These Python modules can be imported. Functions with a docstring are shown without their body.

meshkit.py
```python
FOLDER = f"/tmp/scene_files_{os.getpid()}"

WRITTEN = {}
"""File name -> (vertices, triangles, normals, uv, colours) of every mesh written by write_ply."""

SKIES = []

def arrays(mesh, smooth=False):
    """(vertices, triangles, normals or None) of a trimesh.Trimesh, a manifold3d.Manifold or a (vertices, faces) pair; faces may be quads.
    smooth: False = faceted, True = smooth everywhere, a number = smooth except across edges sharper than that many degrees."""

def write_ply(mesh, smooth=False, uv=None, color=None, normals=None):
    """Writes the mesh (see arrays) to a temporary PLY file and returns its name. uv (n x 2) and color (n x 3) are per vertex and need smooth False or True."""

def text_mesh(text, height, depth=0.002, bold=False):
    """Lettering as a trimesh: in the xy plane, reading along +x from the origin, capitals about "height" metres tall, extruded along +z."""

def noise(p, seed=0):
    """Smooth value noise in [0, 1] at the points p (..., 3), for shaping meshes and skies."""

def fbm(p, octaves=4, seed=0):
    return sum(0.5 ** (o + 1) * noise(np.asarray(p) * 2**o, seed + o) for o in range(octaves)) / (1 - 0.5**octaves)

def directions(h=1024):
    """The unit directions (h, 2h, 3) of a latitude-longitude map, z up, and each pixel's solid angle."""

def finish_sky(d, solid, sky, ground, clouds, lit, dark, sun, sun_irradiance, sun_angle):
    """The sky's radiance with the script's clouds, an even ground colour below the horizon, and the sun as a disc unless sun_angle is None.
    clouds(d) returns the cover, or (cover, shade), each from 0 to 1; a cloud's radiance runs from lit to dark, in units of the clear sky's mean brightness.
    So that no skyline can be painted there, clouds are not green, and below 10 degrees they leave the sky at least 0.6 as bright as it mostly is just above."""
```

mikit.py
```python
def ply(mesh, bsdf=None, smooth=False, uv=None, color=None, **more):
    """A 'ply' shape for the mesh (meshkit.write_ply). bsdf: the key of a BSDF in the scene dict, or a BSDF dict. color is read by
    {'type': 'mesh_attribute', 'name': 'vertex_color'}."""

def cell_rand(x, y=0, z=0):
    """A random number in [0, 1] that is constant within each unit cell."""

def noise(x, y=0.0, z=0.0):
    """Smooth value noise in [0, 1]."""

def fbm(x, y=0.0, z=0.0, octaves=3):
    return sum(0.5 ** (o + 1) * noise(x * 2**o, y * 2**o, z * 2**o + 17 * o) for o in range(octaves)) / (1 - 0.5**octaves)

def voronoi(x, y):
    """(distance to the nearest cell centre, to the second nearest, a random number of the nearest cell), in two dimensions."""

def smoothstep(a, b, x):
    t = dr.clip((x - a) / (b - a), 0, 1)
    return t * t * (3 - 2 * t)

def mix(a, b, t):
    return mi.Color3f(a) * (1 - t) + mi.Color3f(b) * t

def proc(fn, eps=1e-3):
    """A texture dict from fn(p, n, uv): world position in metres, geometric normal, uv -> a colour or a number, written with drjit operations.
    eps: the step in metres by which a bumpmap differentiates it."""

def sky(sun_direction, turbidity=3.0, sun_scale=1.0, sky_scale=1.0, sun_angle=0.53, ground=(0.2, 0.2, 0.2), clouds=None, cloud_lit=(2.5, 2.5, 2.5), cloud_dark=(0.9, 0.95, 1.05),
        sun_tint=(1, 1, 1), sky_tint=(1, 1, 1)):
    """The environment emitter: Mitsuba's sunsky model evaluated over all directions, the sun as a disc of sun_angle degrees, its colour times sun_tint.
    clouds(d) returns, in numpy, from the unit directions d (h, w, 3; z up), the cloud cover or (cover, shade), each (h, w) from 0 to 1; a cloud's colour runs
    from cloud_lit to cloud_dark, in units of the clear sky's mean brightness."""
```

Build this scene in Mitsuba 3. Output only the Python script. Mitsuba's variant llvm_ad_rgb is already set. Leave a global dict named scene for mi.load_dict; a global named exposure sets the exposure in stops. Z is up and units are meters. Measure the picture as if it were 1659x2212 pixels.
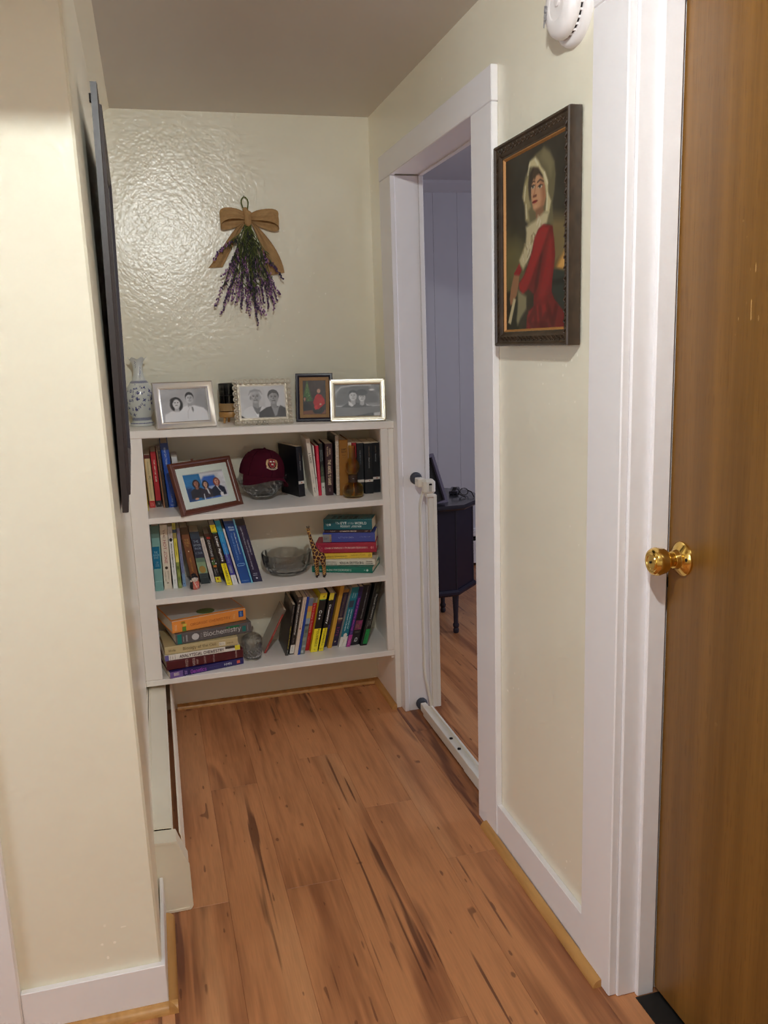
import math, random
import numpy as np
import trimesh, shapely, manifold3d as m3
import shapely.geometry as sg
import drjit as dr
import mitsuba as mi
import mikit, meshkit
from mikit import noise, fbm, cell_rand, smoothstep, mix

random.seed(7)
rng = np.random.default_rng(7)
T = mi.ScalarTransform4f
PI = math.pi


def c(r, g, b):
    """sRGB 0-255 to linear."""
    return tuple((x / 255 / 12.92 if x / 255 < 0.04045 else ((x / 255 + 0.055) / 1.055) ** 2.4) for x in (r, g, b))


def rgb(r, g, b):
    return {'type': 'rgb', 'value': list(c(r, g, b))}


scene = {'type': 'scene'}
labels = {}

# ---------------------------------------------------------------- camera, exposure, lights
exposure = 0.12
H_EYE, FOCAL, YAW, PITCH, ROLL = 1.4276, 1839.575, 0.2592, -0.196, -0.0335
fwd = np.array([math.sin(YAW) * math.cos(PITCH), math.cos(YAW) * math.cos(PITCH), math.sin(PITCH)])
r0 = np.array([math.cos(YAW), -math.sin(YAW), 0.0])
u0 = np.cross(r0, fwd)
upv = -math.sin(ROLL) * r0 + math.cos(ROLL) * u0
eye = np.array([0, 0, H_EYE])
scene['camera'] = {'type': 'perspective', 'fov': math.degrees(2 * math.atan(829.5 / FOCAL)), 'fov_axis': 'x', 'near_clip': 0.05, 'far_clip': 50.0,
                   'to_world': T().look_at(origin=eye.tolist(), target=(eye + fwd).tolist(), up=upv.tolist())}
UNSEEN_LAMP = (0.16, 0.50, 2.20)
UNSEEN_LAMP_POWER = [1270.0, 1345.0, 1330.0]
UNSEEN_HALL_WINDOW = [4.3, 4.9, 5.9]
UNSEEN_ROOM_WINDOW = [5.5, 5.7, 6.6]

# ---------------------------------------------------------------- the room's planes
XL, XR, YB, YF, YP, ZC = -0.1084, 0.8781, 3.3534, 3.0634, 1.7292, 2.2695
SHELF = {'A': 0.846, 'B': 0.549, 'C': 0.2437}


def shelf_z(s, y):
    return SHELF[s] + (0.06 * (y - YF) if s == 'A' else 0.0)


def top_z(x):
    return 1.158 - 0.0175 * (x + 0.1084) / 0.971


# ---------------------------------------------------------------- materials
def bsdf(name, d):
    scene[name] = d
    return name


def principled(col, rough=0.5, spec=0.5, **k):
    return {'type': 'twosided', 'bsdf': {'type': 'principled', 'base_color': col, 'roughness': rough, 'specular': spec, **k}}


def bumped(col, rough, spec, fn, scale=1.0, eps=1e-3):
    return {'type': 'twosided', 'bsdf': {'type': 'bumpmap', 'arbitrary': mikit.proc(fn, eps), 'scale': scale,
                                         'nested': {'type': 'principled', 'base_color': col, 'roughness': rough, 'specular': spec}}}


def paint_relief(p, n, uv):
    return 0.0010 * fbm(p.x * 95 + 3, p.y * 95, p.z * 80, 2) + 0.0016 * noise(p.x * 11, p.y * 11, p.z * 7)


def brush_relief(p, n, uv):
    return 0.0005 * fbm(p.x * 60, p.y * 60, p.z * 14, 2)


def wall_colour(p, n, uv):
    t = fbm(p.x * 3, p.y * 3, p.z * 3, 2)
    col = mix(c(223, 217, 196), c(229, 224, 206), t)
    chip = smoothstep(0.83, 0.86, noise(p.x * 120, p.y * 120, p.z * 90)) * smoothstep(0.70, 0.76, noise(p.x * 6 + 9, p.y * 6, p.z * 6))
    return mix(col, c(243, 238, 222), chip)


MW = bsdf('mat_wall', bumped(mikit.proc(wall_colour), 0.27, 0.6, paint_relief))
MCEIL = bsdf('mat_ceiling', bumped(rgb(198, 192, 184), 0.42, 0.5, paint_relief))
MTRIM = bsdf('mat_trim', bumped(rgb(226, 223, 224), 0.36, 0.5, brush_relief))
MSHELF = bsdf('mat_shelf', bumped(rgb(233, 228, 222), 0.4, 0.5, brush_relief))
MBLUE = bsdf('mat_blue_wall', bumped(rgb(180, 178, 186), 0.5, 0.4, brush_relief))
MHEAT = bsdf('mat_heater', bumped(rgb(224, 217, 199), 0.42, 0.5, brush_relief))
MDARK = bsdf('mat_dark', principled(rgb(20, 17, 16), 0.7, 0.3))
MGATE = bsdf('mat_gate', principled(rgb(222, 218, 208), 0.3, 0.5))
MRUBBER = bsdf('mat_rubber', principled(rgb(58, 62, 72), 0.55, 0.4))
MNAVY = bsdf('mat_navy', principled(rgb(27, 25, 40), 0.3, 0.5))
MEBONY = bsdf('mat_ebony', principled(rgb(38, 28, 31), 0.42, 0.5))
MBRASS = bsdf('mat_brass', principled(rgb(222, 186, 104), 0.13, 0.5, metallic=1.0))
MSILVER = bsdf('mat_silver', principled(rgb(236, 232, 226), 0.24, 0.5, metallic=0.9))
MCHAMP = bsdf('mat_champagne', principled(rgb(206, 198, 180), 0.3, 0.5, metallic=0.9))
MPLASTIC = bsdf('mat_white_plastic', principled(rgb(226, 221, 220), 0.3, 0.5))
MFIXTURE = bsdf('mat_fixture', principled(rgb(230, 228, 222), 0.5, 0.4))
VC = {'type': 'mesh_attribute', 'name': 'vertex_color'}
VM = bsdf('vertex_matte', principled(VC, 0.6, 0.35))
VG = bsdf('vertex_gloss', principled(VC, 0.32, 0.5))
VS = bsdf('vertex_shiny', principled(VC, 0.12, 0.5))
VD = bsdf('vertex_dull', principled(VC, 0.95, 0.1))
VP = bsdf('vertex_print', principled(VC, 0.4, 0.4))
MGLASS = bsdf('mat_glass', {'type': 'dielectric', 'int_ior': 1.5})
MAMBER = bsdf('mat_amber', {'type': 'dielectric', 'int_ior': 1.48, 'specular_transmittance': {'type': 'rgb', 'value': [0.975, 0.84, 0.46]}})
MSMOKE = bsdf('mat_smoked_glass', {'type': 'dielectric', 'int_ior': 1.5, 'specular_transmittance': {'type': 'rgb', 'value': [0.42, 0.42, 0.42]}})


def floor_colour(p, n, uv):
    u, v = uv.x, uv.y
    warp = fbm(u * 1.7, v * 7, 0.0, 2)
    big = fbm(u * 1.5 + warp * 0.9, v * 11 + warp * 2.2, 1.0, 3)
    grain = fbm(u * 5, v * 90, 2.0, 2)
    fine = noise(u * 26, v * 420, 3.0)
    tone = noise(dr.floor(v / 3.0) * 5.3 + 0.37, 0.5, 0.5)
    col = mix(c(138, 86, 54), c(186, 127, 84), smoothstep(0.24, 0.68, big * 0.68 + grain * 0.22 + tone * 0.1))
    col = mix(col, c(200, 146, 102), smoothstep(0.58, 0.76, fbm(u * 0.9 + 7, v * 13 + warp, 4.0, 2)) * 0.5)
    heart = smoothstep(0.63, 0.80, fbm(u * 0.9 + 31, v * 9 + warp * 1.4, 5.0, 3)) * smoothstep(0.35, 0.6, fbm(u * 4.0, v * 60, 6.0, 2))
    col = mix(col, c(90, 48, 34), heart * 0.8)
    streak = smoothstep(0.74, 0.86, fbm(u * 2.6 + 11, v * 75, 7.0, 2)) * smoothstep(0.5, 0.66, fbm(u * 1.3, v * 9, 8.0, 2))
    col = mix(col, c(74, 38, 24), streak * 0.8)
    knot = smoothstep(0.93, 0.97, noise(u * 17, v * 70, 9.0))
    col = mix(col, c(78, 40, 26), knot * 0.6)
    return col * (0.94 + 0.12 * fine)


MFLOOR = bsdf('mat_floor', {'type': 'twosided', 'bsdf': {'type': 'principled', 'base_color': mikit.proc(floor_colour), 'roughness': 0.42, 'specular': 0.42}})


def moulding_colour(p, n, uv):
    g = fbm(p.x * 60, p.y * 9, p.z * 60, 2)
    return mix(c(160, 112, 58), c(198, 150, 90), g)


MOAK = bsdf('mat_oak', {'type': 'twosided', 'bsdf': {'type': 'principled', 'base_color': mikit.proc(moulding_colour), 'roughness': 0.4, 'specular': 0.5}})


def door_colour(p, n, uv):
    a = fbm(p.y * 26, p.z * 0.9, 0.0, 3)
    b = noise(p.y * 190, p.z * 4.0, 2.0)
    f = noise(p.y * 620, p.z * 17.0, 4.0)
    col = mix(c(90, 58, 19), c(126, 87, 36), a * 0.75 + b * 0.14 + f * 0.12)
    pore = smoothstep(0.76, 0.9, noise(p.y * 480, p.z * 26.0, 8.0))
    scr = smoothstep(0.90, 0.95, noise(p.y * 160, p.z * 38, 12.0)) * smoothstep(0.84, 0.9, noise(p.y * 8, p.z * 7, 3.0))
    return mix(mix(col, c(84, 50, 16), pore * 0.28), c(205, 165, 104), scr * 0.5)


MDOOR = bsdf('mat_door', {'type': 'twosided', 'bsdf': {'type': 'principled', 'base_color': mikit.proc(door_colour), 'roughness': 0.38, 'specular': 0.5}})


# ---------------------------------------------------------------- scene entries
def numbered(name):
    if name not in USED:
        USED[name] = 0
        return name
    while True:
        USED[name] += 1
        k = f'{name}_{USED[name]:03d}'
        if k not in USED:
            USED[k] = 0
            return k


USED = {}


def obj(name, mesh, mat, parent=None, smooth=False, color=None, uv=None, label=None, **more):
    key = numbered((parent + '__' if parent else '') + name)
    scene[key] = mikit.ply(mesh, mat, smooth=smooth, color=color, uv=uv, **more)
    if label:
        labels[key] = {'label': label}
    return key


def thing(name, label, cat, group=None):
    key = numbered(name)
    labels[key] = {'label': label, 'category': cat}
    if group:
        labels[key]['group'] = group
    return key


def tag(key, label, cat, group=None):
    labels[key] = {'label': label, 'category': cat}
    if group:
        labels[key]['group'] = group
    return key


def struct(name, mesh, mat, label=None, smooth=False, **more):
    key = obj(name, mesh, mat, smooth=smooth, **more)
    labels[key] = {'kind': 'structure'}
    if label:
        labels[key]['label'] = label
    return key


def struct_root(name, label):
    key = numbered(name)
    labels[key] = {'kind': 'structure', 'label': label}
    return key


# ---------------------------------------------------------------- mesh helpers
def tm(v, f):
    return trimesh.Trimesh(np.asarray(v, float), np.asarray(f, int), process=False)


def hullmesh(pts):
    h = m3.Manifold.hull_points(np.ascontiguousarray(pts, np.float64))
    m = h.to_mesh()
    return tm(m.vert_properties[:, :3], m.tri_verts)


def box(x0, x1, y0, y1, z0, z1, r=0.0):
    if r <= 0:
        m = trimesh.creation.box(bounds=[[x0, y0, z0], [x1, y1, z1]])
        return tm(m.vertices, m.faces)
    r = min(r, (x1 - x0) * 0.45, (y1 - y0) * 0.45, (z1 - z0) * 0.45)
    pts = []
    for x, sx in ((x0, 1), (x1, -1)):
        for y, sy in ((y0, 1), (y1, -1)):
            for z, sz in ((z0, 1), (z1, -1)):
                pts += [(x + sx * r, y + sy * r, z), (x + sx * r, y, z + sz * r), (x, y + sy * r, z + sz * r)]
    return hullmesh(pts)


def cat(*ms):
    ms = [m for g in ms for m in (g if isinstance(g, (list, tuple)) else [g])]
    vs, fs, n = [], [], 0
    for m in ms:
        vs.append(np.asarray(m.vertices)); fs.append(np.asarray(m.faces) + n); n += len(m.vertices)
    return tm(np.vstack(vs), np.vstack(fs))


def paint(pairs):
    """[(mesh, sRGB)] to (mesh, per-vertex linear colours)."""
    m = cat([p[0] for p in pairs])
    col = np.vstack([np.tile(c(*p[1]), (len(p[0].vertices), 1)) if len(np.shape(p[1])) == 1 else np.asarray(p[1]) for p in pairs])
    return m, col


def vobj(name, pairs, mat, parent=None, smooth=False, label=None):
    if smooth is not False and smooth is not True:      # split at the sharp edges first, so that colours still fit
        out = []
        for m, col in pairs:
            g = trimesh.graph.smooth_shade(trimesh.Trimesh(m.vertices, m.faces, process=False), angle=np.radians(smooth), facet_minarea=None)
            out.append((tm(g.vertices, g.faces), col))
        pairs, smooth = out, True
    m, col = paint(pairs)
    return obj(name, m, mat, parent, smooth=smooth, color=col, label=label)


def lathe(profile, n=48, centre=(0, 0, 0)):
    """profile [(r, z)], closed where r = 0 at an end; axis z."""
    prof = np.asarray(profile, float)
    a = np.arange(n) * 2 * PI / n
    V = np.stack([prof[:, None, 0] * np.cos(a), prof[:, None, 0] * np.sin(a), np.repeat(prof[:, 1:2], n, 1)], -1)
    k = len(prof)
    i, j = np.meshgrid(np.arange(k - 1), np.arange(n), indexing='ij')
    q = np.stack([i * n + j, i * n + (j + 1) % n, (i + 1) * n + (j + 1) % n, (i + 1) * n + j], -1).reshape(-1, 4)
    f = np.vstack([q[:, [0, 1, 2]], q[:, [0, 2, 3]]])
    V = V.reshape(-1, 3)
    tri = V[f]
    area = np.linalg.norm(np.cross(tri[:, 1] - tri[:, 0], tri[:, 2] - tri[:, 0]), axis=1)
    m = trimesh.Trimesh(V + np.asarray(centre), f[area > 1e-14], process=False)
    m.merge_vertices(digits_vertex=7)
    return tm(m.vertices, m.faces)


def tube(pts, r, sides=8, caps=True):
    p = np.asarray(pts, float)
    r = np.broadcast_to(r, (len(p),))
    t = np.gradient(p, axis=0)
    t /= np.linalg.norm(t, axis=1, keepdims=True) + 1e-12
    ref = np.array([0.13, 0.31, 0.94]) if abs(t[0] @ [0, 0, 1]) < 0.9 else np.array([1.0, 0.1, 0.0])
    a = np.cross(t, ref); a /= np.linalg.norm(a, axis=1, keepdims=True)
    b = np.cross(t, a)
    an = np.arange(sides) * 2 * PI / sides
    V = (p[:, None] + r[:, None, None] * (np.cos(an)[None, :, None] * a[:, None] + np.sin(an)[None, :, None] * b[:, None])).reshape(-1, 3)
    i, j = np.meshgrid(np.arange(len(p) - 1), np.arange(sides), indexing='ij')
    q = np.stack([i * sides + j, i * sides + (j + 1) % sides, (i + 1) * sides + (j + 1) % sides, (i + 1) * sides + j], -1).reshape(-1, 4)
    f = [q[:, [0, 1, 2]], q[:, [0, 2, 3]]]
    if caps:
        n = len(V)
        V = np.vstack([V, p[:1], p[-1:]])
        k = np.arange(sides)
        f += [np.stack([k * 0 + n, (k + 1) % sides, k], 1), np.stack([k * 0 + n + 1, k + (len(p) - 1) * sides, (k + 1) % sides + (len(p) - 1) * sides], 1)]
    return tm(V, np.vstack(f))


def smooth_path(pts, n=24):
    p = np.asarray(pts, float)
    from scipy.interpolate import make_interp_spline
    d = np.r_[0, np.cumsum(np.linalg.norm(np.diff(p, axis=0), axis=1))]
    return make_interp_spline(d, p, k=min(3, len(p) - 1))(np.linspace(0, d[-1], n))


def ball(p, r, n=12):
    m = trimesh.creation.uv_sphere(1.0, count=[n, 2 * n])
    return tm(m.vertices * np.asarray(r) + np.asarray(p), m.faces)


def rotz(m, deg, about=(0, 0, 0)):
    a = math.radians(deg)
    R = np.array([[math.cos(a), -math.sin(a), 0], [math.sin(a), math.cos(a), 0], [0, 0, 1]])
    return tm((np.asarray(m.vertices) - about) @ R.T + about, m.faces)


def move(m, d):
    return tm(np.asarray(m.vertices) + np.asarray(d), m.faces)


def frame_map(m, o, X, Y, Z):
    v = np.asarray(m.vertices)
    return tm(np.asarray(o) + v[:, :1] * X + v[:, 1:2] * Y + v[:, 2:3] * Z, m.faces)


def extrude(poly, d):
    parts = [trimesh.creation.extrude_polygon(g, d, engine='earcut') for g in getattr(poly, 'geoms', [poly])]
    return cat([tm(p.vertices, p.faces) for p in parts])


def blend_solid(bones, edge=0.003, rounds=8):
    """Union of hulls of sphere pairs, refined and smoothed: one continuous body."""
    def sph(p, r):
        return m3.Manifold.sphere(r, 20).translate(tuple(map(float, p)))
    parts = [m3.Manifold.batch_hull([sph(a, ra), sph(b, rb)]) for a, ra, b, rb in bones]
    m = m3.Manifold.batch_boolean(parts, m3.OpType.Add).refine_to_length(edge).to_mesh()
    t = trimesh.Trimesh(m.vert_properties[:, :3], m.tri_verts, process=True)
    trimesh.smoothing.filter_taubin(t, iterations=rounds)
    return tm(t.vertices, t.faces)


_text = {}


def lettering(s, bold=False):
    k = (s, bold)
    if k not in _text:
        m = meshkit.text_mesh(s, 1.0, 0.02, bold)
        v = np.asarray(m.vertices)
        lo, hi = v.min(0), v.max(0)
        _text[k] = ((v - lo) / (hi - lo), np.asarray(m.faces))
    return _text[k]


def text_on(s, o, U, V, N, bold=False, lift=0.0004, face=True):
    """Lettering stretched over the rectangle o, o+U, o+V; N the outward normal."""
    v, f = lettering(s, bold)
    o, U, V, N = (np.asarray(a, float) for a in (o, U, V, N))
    if np.dot(np.cross(U, V), N) < 0:
        f = f[:, ::-1]
    return tm(o + v[:, :1] * U + v[:, 1:2] * V + v[:, 2:3] * N * lift, f)


# ---------------------------------------------------------------- flat prints: a grid of coloured points on a flat sheet
class Print:
    def __init__(self, w, h, nx, ny, bg=(128, 128, 128)):
        self.w, self.h, self.nx, self.ny = w, h, nx, ny
        u, v = np.meshgrid(np.linspace(0, 1, nx), np.linspace(0, 1, ny))
        self.u, self.v, self.asp = u.ravel(), v.ravel(), h / w
        self.col = np.tile(np.array(bg, float), (nx * ny, 1))
        self.px = 1.0 / nx

    def put(self, a, col):
        col = np.asarray(col, float)
        a = np.clip(a, 0, 1)[:, None]
        self.col = self.col * (1 - a) + col * a
        return self

    def ell(self, x, y, rx, ry, col, ang=0.0, soft=0.15, alpha=1.0):
        dx, dy = self.u - x, (self.v - y) * self.asp
        ca, sa = math.cos(ang), math.sin(ang)
        d = np.hypot((dx * ca + dy * sa) / rx, (-dx * sa + dy * ca) / (ry * self.asp))
        return self.put(np.clip((1 - d) / soft + 0.5, 0, 1) * alpha, col)

    def poly(self, pts, col, soft=0.012, alpha=1.0, shade=None):
        P = np.array(pts, float); P[:, 1] *= self.asp
        q = np.stack([self.u, self.v * self.asp], 1)
        d = np.full(len(q), 9.0); inside = np.zeros(len(q), bool)
        for a, b in zip(P, np.roll(P, -1, 0)):
            e = b - a
            t = np.clip(((q - a) @ e) / (e @ e + 1e-12), 0, 1)
            d = np.minimum(d, np.linalg.norm(q - a - t[:, None] * e, axis=1))
            cr = ((a[1] > q[:, 1]) != (b[1] > q[:, 1])) & (q[:, 0] < (b[0] - a[0]) * (q[:, 1] - a[1]) / (b[1] - a[1] + 1e-12) + a[0])
            inside ^= cr
        s = np.where(inside, d, -d)
        if shade is not None:
            col = np.asarray(shade(self.u, self.v))
        return self.put(np.clip(s / soft + 0.5, 0, 1) * alpha, col)

    def line(self, pts, wd, col, alpha=1.0):
        P = np.array(pts, float); P[:, 1] *= self.asp
        q = np.stack([self.u, self.v * self.asp], 1)
        d = np.full(len(q), 9.0)
        for a, b in zip(P[:-1], P[1:]):
            e = b - a
            t = np.clip(((q - a) @ e) / (e @ e + 1e-12), 0, 1)
            d = np.minimum(d, np.linalg.norm(q - a - t[:, None] * e, axis=1))
        return self.put(np.clip((wd - d) / (wd * 0.8) + 0.4, 0, 1) * alpha, col)

    def grad(self, lo, hi, axis='v'):
        t = (self.v if axis == 'v' else self.u)[:, None]
        self.col = np.asarray(lo, float) * (1 - t) + np.asarray(hi, float) * t
        return self

    def mottle(self, amount, fx=9, fy=9, seed=0, oct_=3):
        n = meshkit.fbm(np.stack([self.u * fx, self.v * fy, self.u * 0 + seed], 1), oct_, seed)
        self.col = self.col * (1 + amount * (n[:, None] - 0.5) * 2)
        return self

    def mesh(self, o, U, V, N=None):
        """(mesh, linear colours) on the plane o + u*w*U + v*h*V."""
        v = np.asarray(o) + (self.u * self.w)[:, None] * np.asarray(U) + (self.v * self.h)[:, None] * np.asarray(V)
        i, j = np.meshgrid(np.arange(self.ny - 1), np.arange(self.nx - 1), indexing='ij')
        a = i * self.nx + j
        q = np.stack([a, a + 1, a + self.nx + 1, a + self.nx], -1).reshape(-1, 4)
        s = np.clip(self.col, 0, 255) / 255
        lin = np.where(s < 0.04045, s / 12.92, ((s + 0.055) / 1.055) ** 2.4)
        return tm(v, np.vstack([q[:, [0, 1, 2]], q[:, [0, 2, 3]]])), lin

# ================================================================ THE SETTING
# floor: planks one by one where the picture shows them, one slab under and around
struct('floor', box(-2.4, 3.7, -2.2, 5.15, -0.06, -0.009), MFLOOR, 'reddish brown wood plank floor')
W = 0.1516
LEN = 1.27


def plank(x0, x1, y0, y1):
    m = box(x0 + 0.0002, x1 - 0.0002, y0 + 0.0002, y1 - 0.0002, -0.008, 0.0, 0.0005)
    v = np.asarray(m.vertices)
    ou, ov = rng.uniform(0, 40), rng.integers(1, 60) * 3.0
    uv = np.stack([v[:, 1] - y0 + ou, v[:, 0] - x0 + ov + 0.4], 1)
    skew = -0.009 * (v[:, 1] - 2.2)
    obj('plank', tm(v + np.stack([skew, skew * 0, skew * 0], 1), m.faces), MFLOOR, 'floor', uv=uv)


ROWS = {0: 2.047, 1: 2.645, 2: 2.051, 3: 2.768, 4: 2.381, 5: 2.050}
for row in range(-2, 14):
    xa = -0.0672 + row * W
    b = ROWS.get(row, 2.05 + ((row * 0.437) % 1.0) * LEN)
    lo, hi = (0.75, 3.36) if row < 6 else (1.9, 5.0)
    x0, x1 = xa, xa + W
    if row == 6:
        # runs through the doorway only
        lo, hi = 1.30, 3.36
    cuts = sorted([y for k in range(-4, 5) for y in [b + k * LEN] if lo + 0.02 < y < hi - 0.02])
    for ya, yb in zip([lo] + cuts, cuts + [hi]):
        plank(x0, x1, ya, yb)

# left wall: the wide end faces the hall, the long side carries the black picture
zt = 2.30


def pillar_x(z):
    return -0.0815 - 0.0079 * z


v = []
for z in (0.0, zt):
    px_ = pillar_x(z)
    v += [(-1.6, YP, z), (px_ - 0.005, YP, z), (px_, YP + 0.005, z), (XL, 3.1, z), (XL, 3.5, z), (-1.6, 3.5, z)]
f = [(i, (i + 1) % 6, 6 + (i + 1) % 6) for i in range(6)] + [(i, 6 + (i + 1) % 6, 6 + i) for i in range(6)] + [(0, 2, 1), (0, 3, 2), (0, 4, 3), (0, 5, 4), (6, 7, 8), (6, 8, 9), (6, 9, 10), (6, 10, 11)]
struct('wall_left', tm(v, f), MW, 'cream painted plaster wall whose end faces the hall')
struct('wall_back', box(XL - 0.05, XR + 0.02, YB, YB + 0.11, 0.0, zt), MW, 'cream painted back wall of the alcove above the bookcase')
XO = 0.9657
D1, D2, DH = 2.2301, 3.0164, 2.0
E1, E2, EH = 0.62, 1.4558, 2.03
struct('wall_right', cat(box(XR, XO, -2.2, E1 - 0.02, 0, zt), box(XR, XO, E1 - 0.02, E2 + 0.02, EH + 0.02, zt), box(XR, XO, E2 + 0.02, D1 - 0.02, 0, zt),
                         box(XR, XO, D1 - 0.02, D2 + 0.02, DH + 0.02, zt), box(XR, XO, D2 + 0.02, 5.15, 0, zt)), MW, 'cream painted wall with the doorway and the small portrait')
struct('ceiling', box(-2.4, XO, -2.2, 3.46, ZC, ZC + 0.12), MCEIL, 'grey-white painted ceiling over the alcove')
struct('wall_hall_left', cat(box(-2.4, -2.3, -2.2, -0.5, 0, zt), box(-2.4, -2.3, 0.75, 1.8, 0, zt), box(-2.4, -2.3, -0.5, 0.75, 0, 0.85), box(-2.4, -2.3, -0.5, 0.75, 2.1, zt)), MW)
struct('wall_hall_front', box(-2.4, -1.6, YP, YP + 0.1, 0, zt), MW)
struct('wall_hall_back', box(-2.4, XO, -2.3, -2.2, 0, zt), MW)
# unseen boxed beam, placed to cast the shadow on the top of the wall end
struct('unseen_wall_beam', box(-2.3, 0.012, 1.21, 1.25, 1.989, ZC), MW)
struct('trim_ceiling', frame_map(extrude(sg.Polygon([(0, 0), (0.047, 0), (0, -0.024)]), 1.6), (XL - 0.002, 3.36, ZC), np.array([1, 0, 0]), np.array([0, 0, 1.0]), np.array([0, -1.0, 0])), MW, 'narrow painted strip along the ceiling edge over the black frame')

# unseen hall window on the left, placed to light wall end and casings
wroot = struct_root('unseen_window_1', 'unseen tall daylight window in the left hall wall, placed to light the wall end and casings')
fm = [box(-2.34, -2.28, -0.5, -0.44, 0.85, 2.1), box(-2.34, -2.28, 0.69, 0.75, 0.85, 2.1), box(-2.34, -2.28, -0.44, 0.69, 0.85, 0.91), box(-2.34, -2.28, -0.44, 0.69, 2.04, 2.1), box(-2.33, -2.29, -0.44, 0.69, 1.46, 1.5)]
obj('window_frame', cat(fm), MTRIM, wroot)
for za, zb in ((0.91, 1.46), (1.5, 2.04)):
    pane = tm([(-2.31, -0.44, za), (-2.31, 0.69, za), (-2.31, 0.69, zb), (-2.31, -0.44, zb)], [(0, 1, 2), (0, 2, 3)])
    obj('pane', pane, MDARK, wroot, emitter={'type': 'area', 'radiance': {'type': 'rgb', 'value': UNSEEN_HALL_WINDOW}})

# unseen ceiling lamp above the view, placed to light hall and alcove
lt = thing('unseen_ceiling_lamp', 'unseen bright bulb on a round white ceiling base, placed to light the hall and alcove', 'lamp')
obj('base', lathe([(0, ZC - 0.030), (0.024, ZC - 0.030), (0.026, ZC - 0.012), (0.075, ZC - 0.006), (0.08, ZC), (0, ZC)], 40, (UNSEEN_LAMP[0], UNSEEN_LAMP[1], 0)), MFIXTURE, lt, smooth=30)
obj('bulb', lathe([(0.0, ZC - 0.100), (0.014, ZC - 0.098), (0.026, ZC - 0.088), (0.032, ZC - 0.072), (0.030, ZC - 0.056), (0.020, ZC - 0.040), (0.014, ZC - 0.0305)], 32, (UNSEEN_LAMP[0], UNSEEN_LAMP[1], 0)), MFIXTURE, lt, smooth=True, emitter={'type': 'area', 'radiance': {'type': 'rgb', 'value': UNSEEN_LAMP_POWER}})

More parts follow.
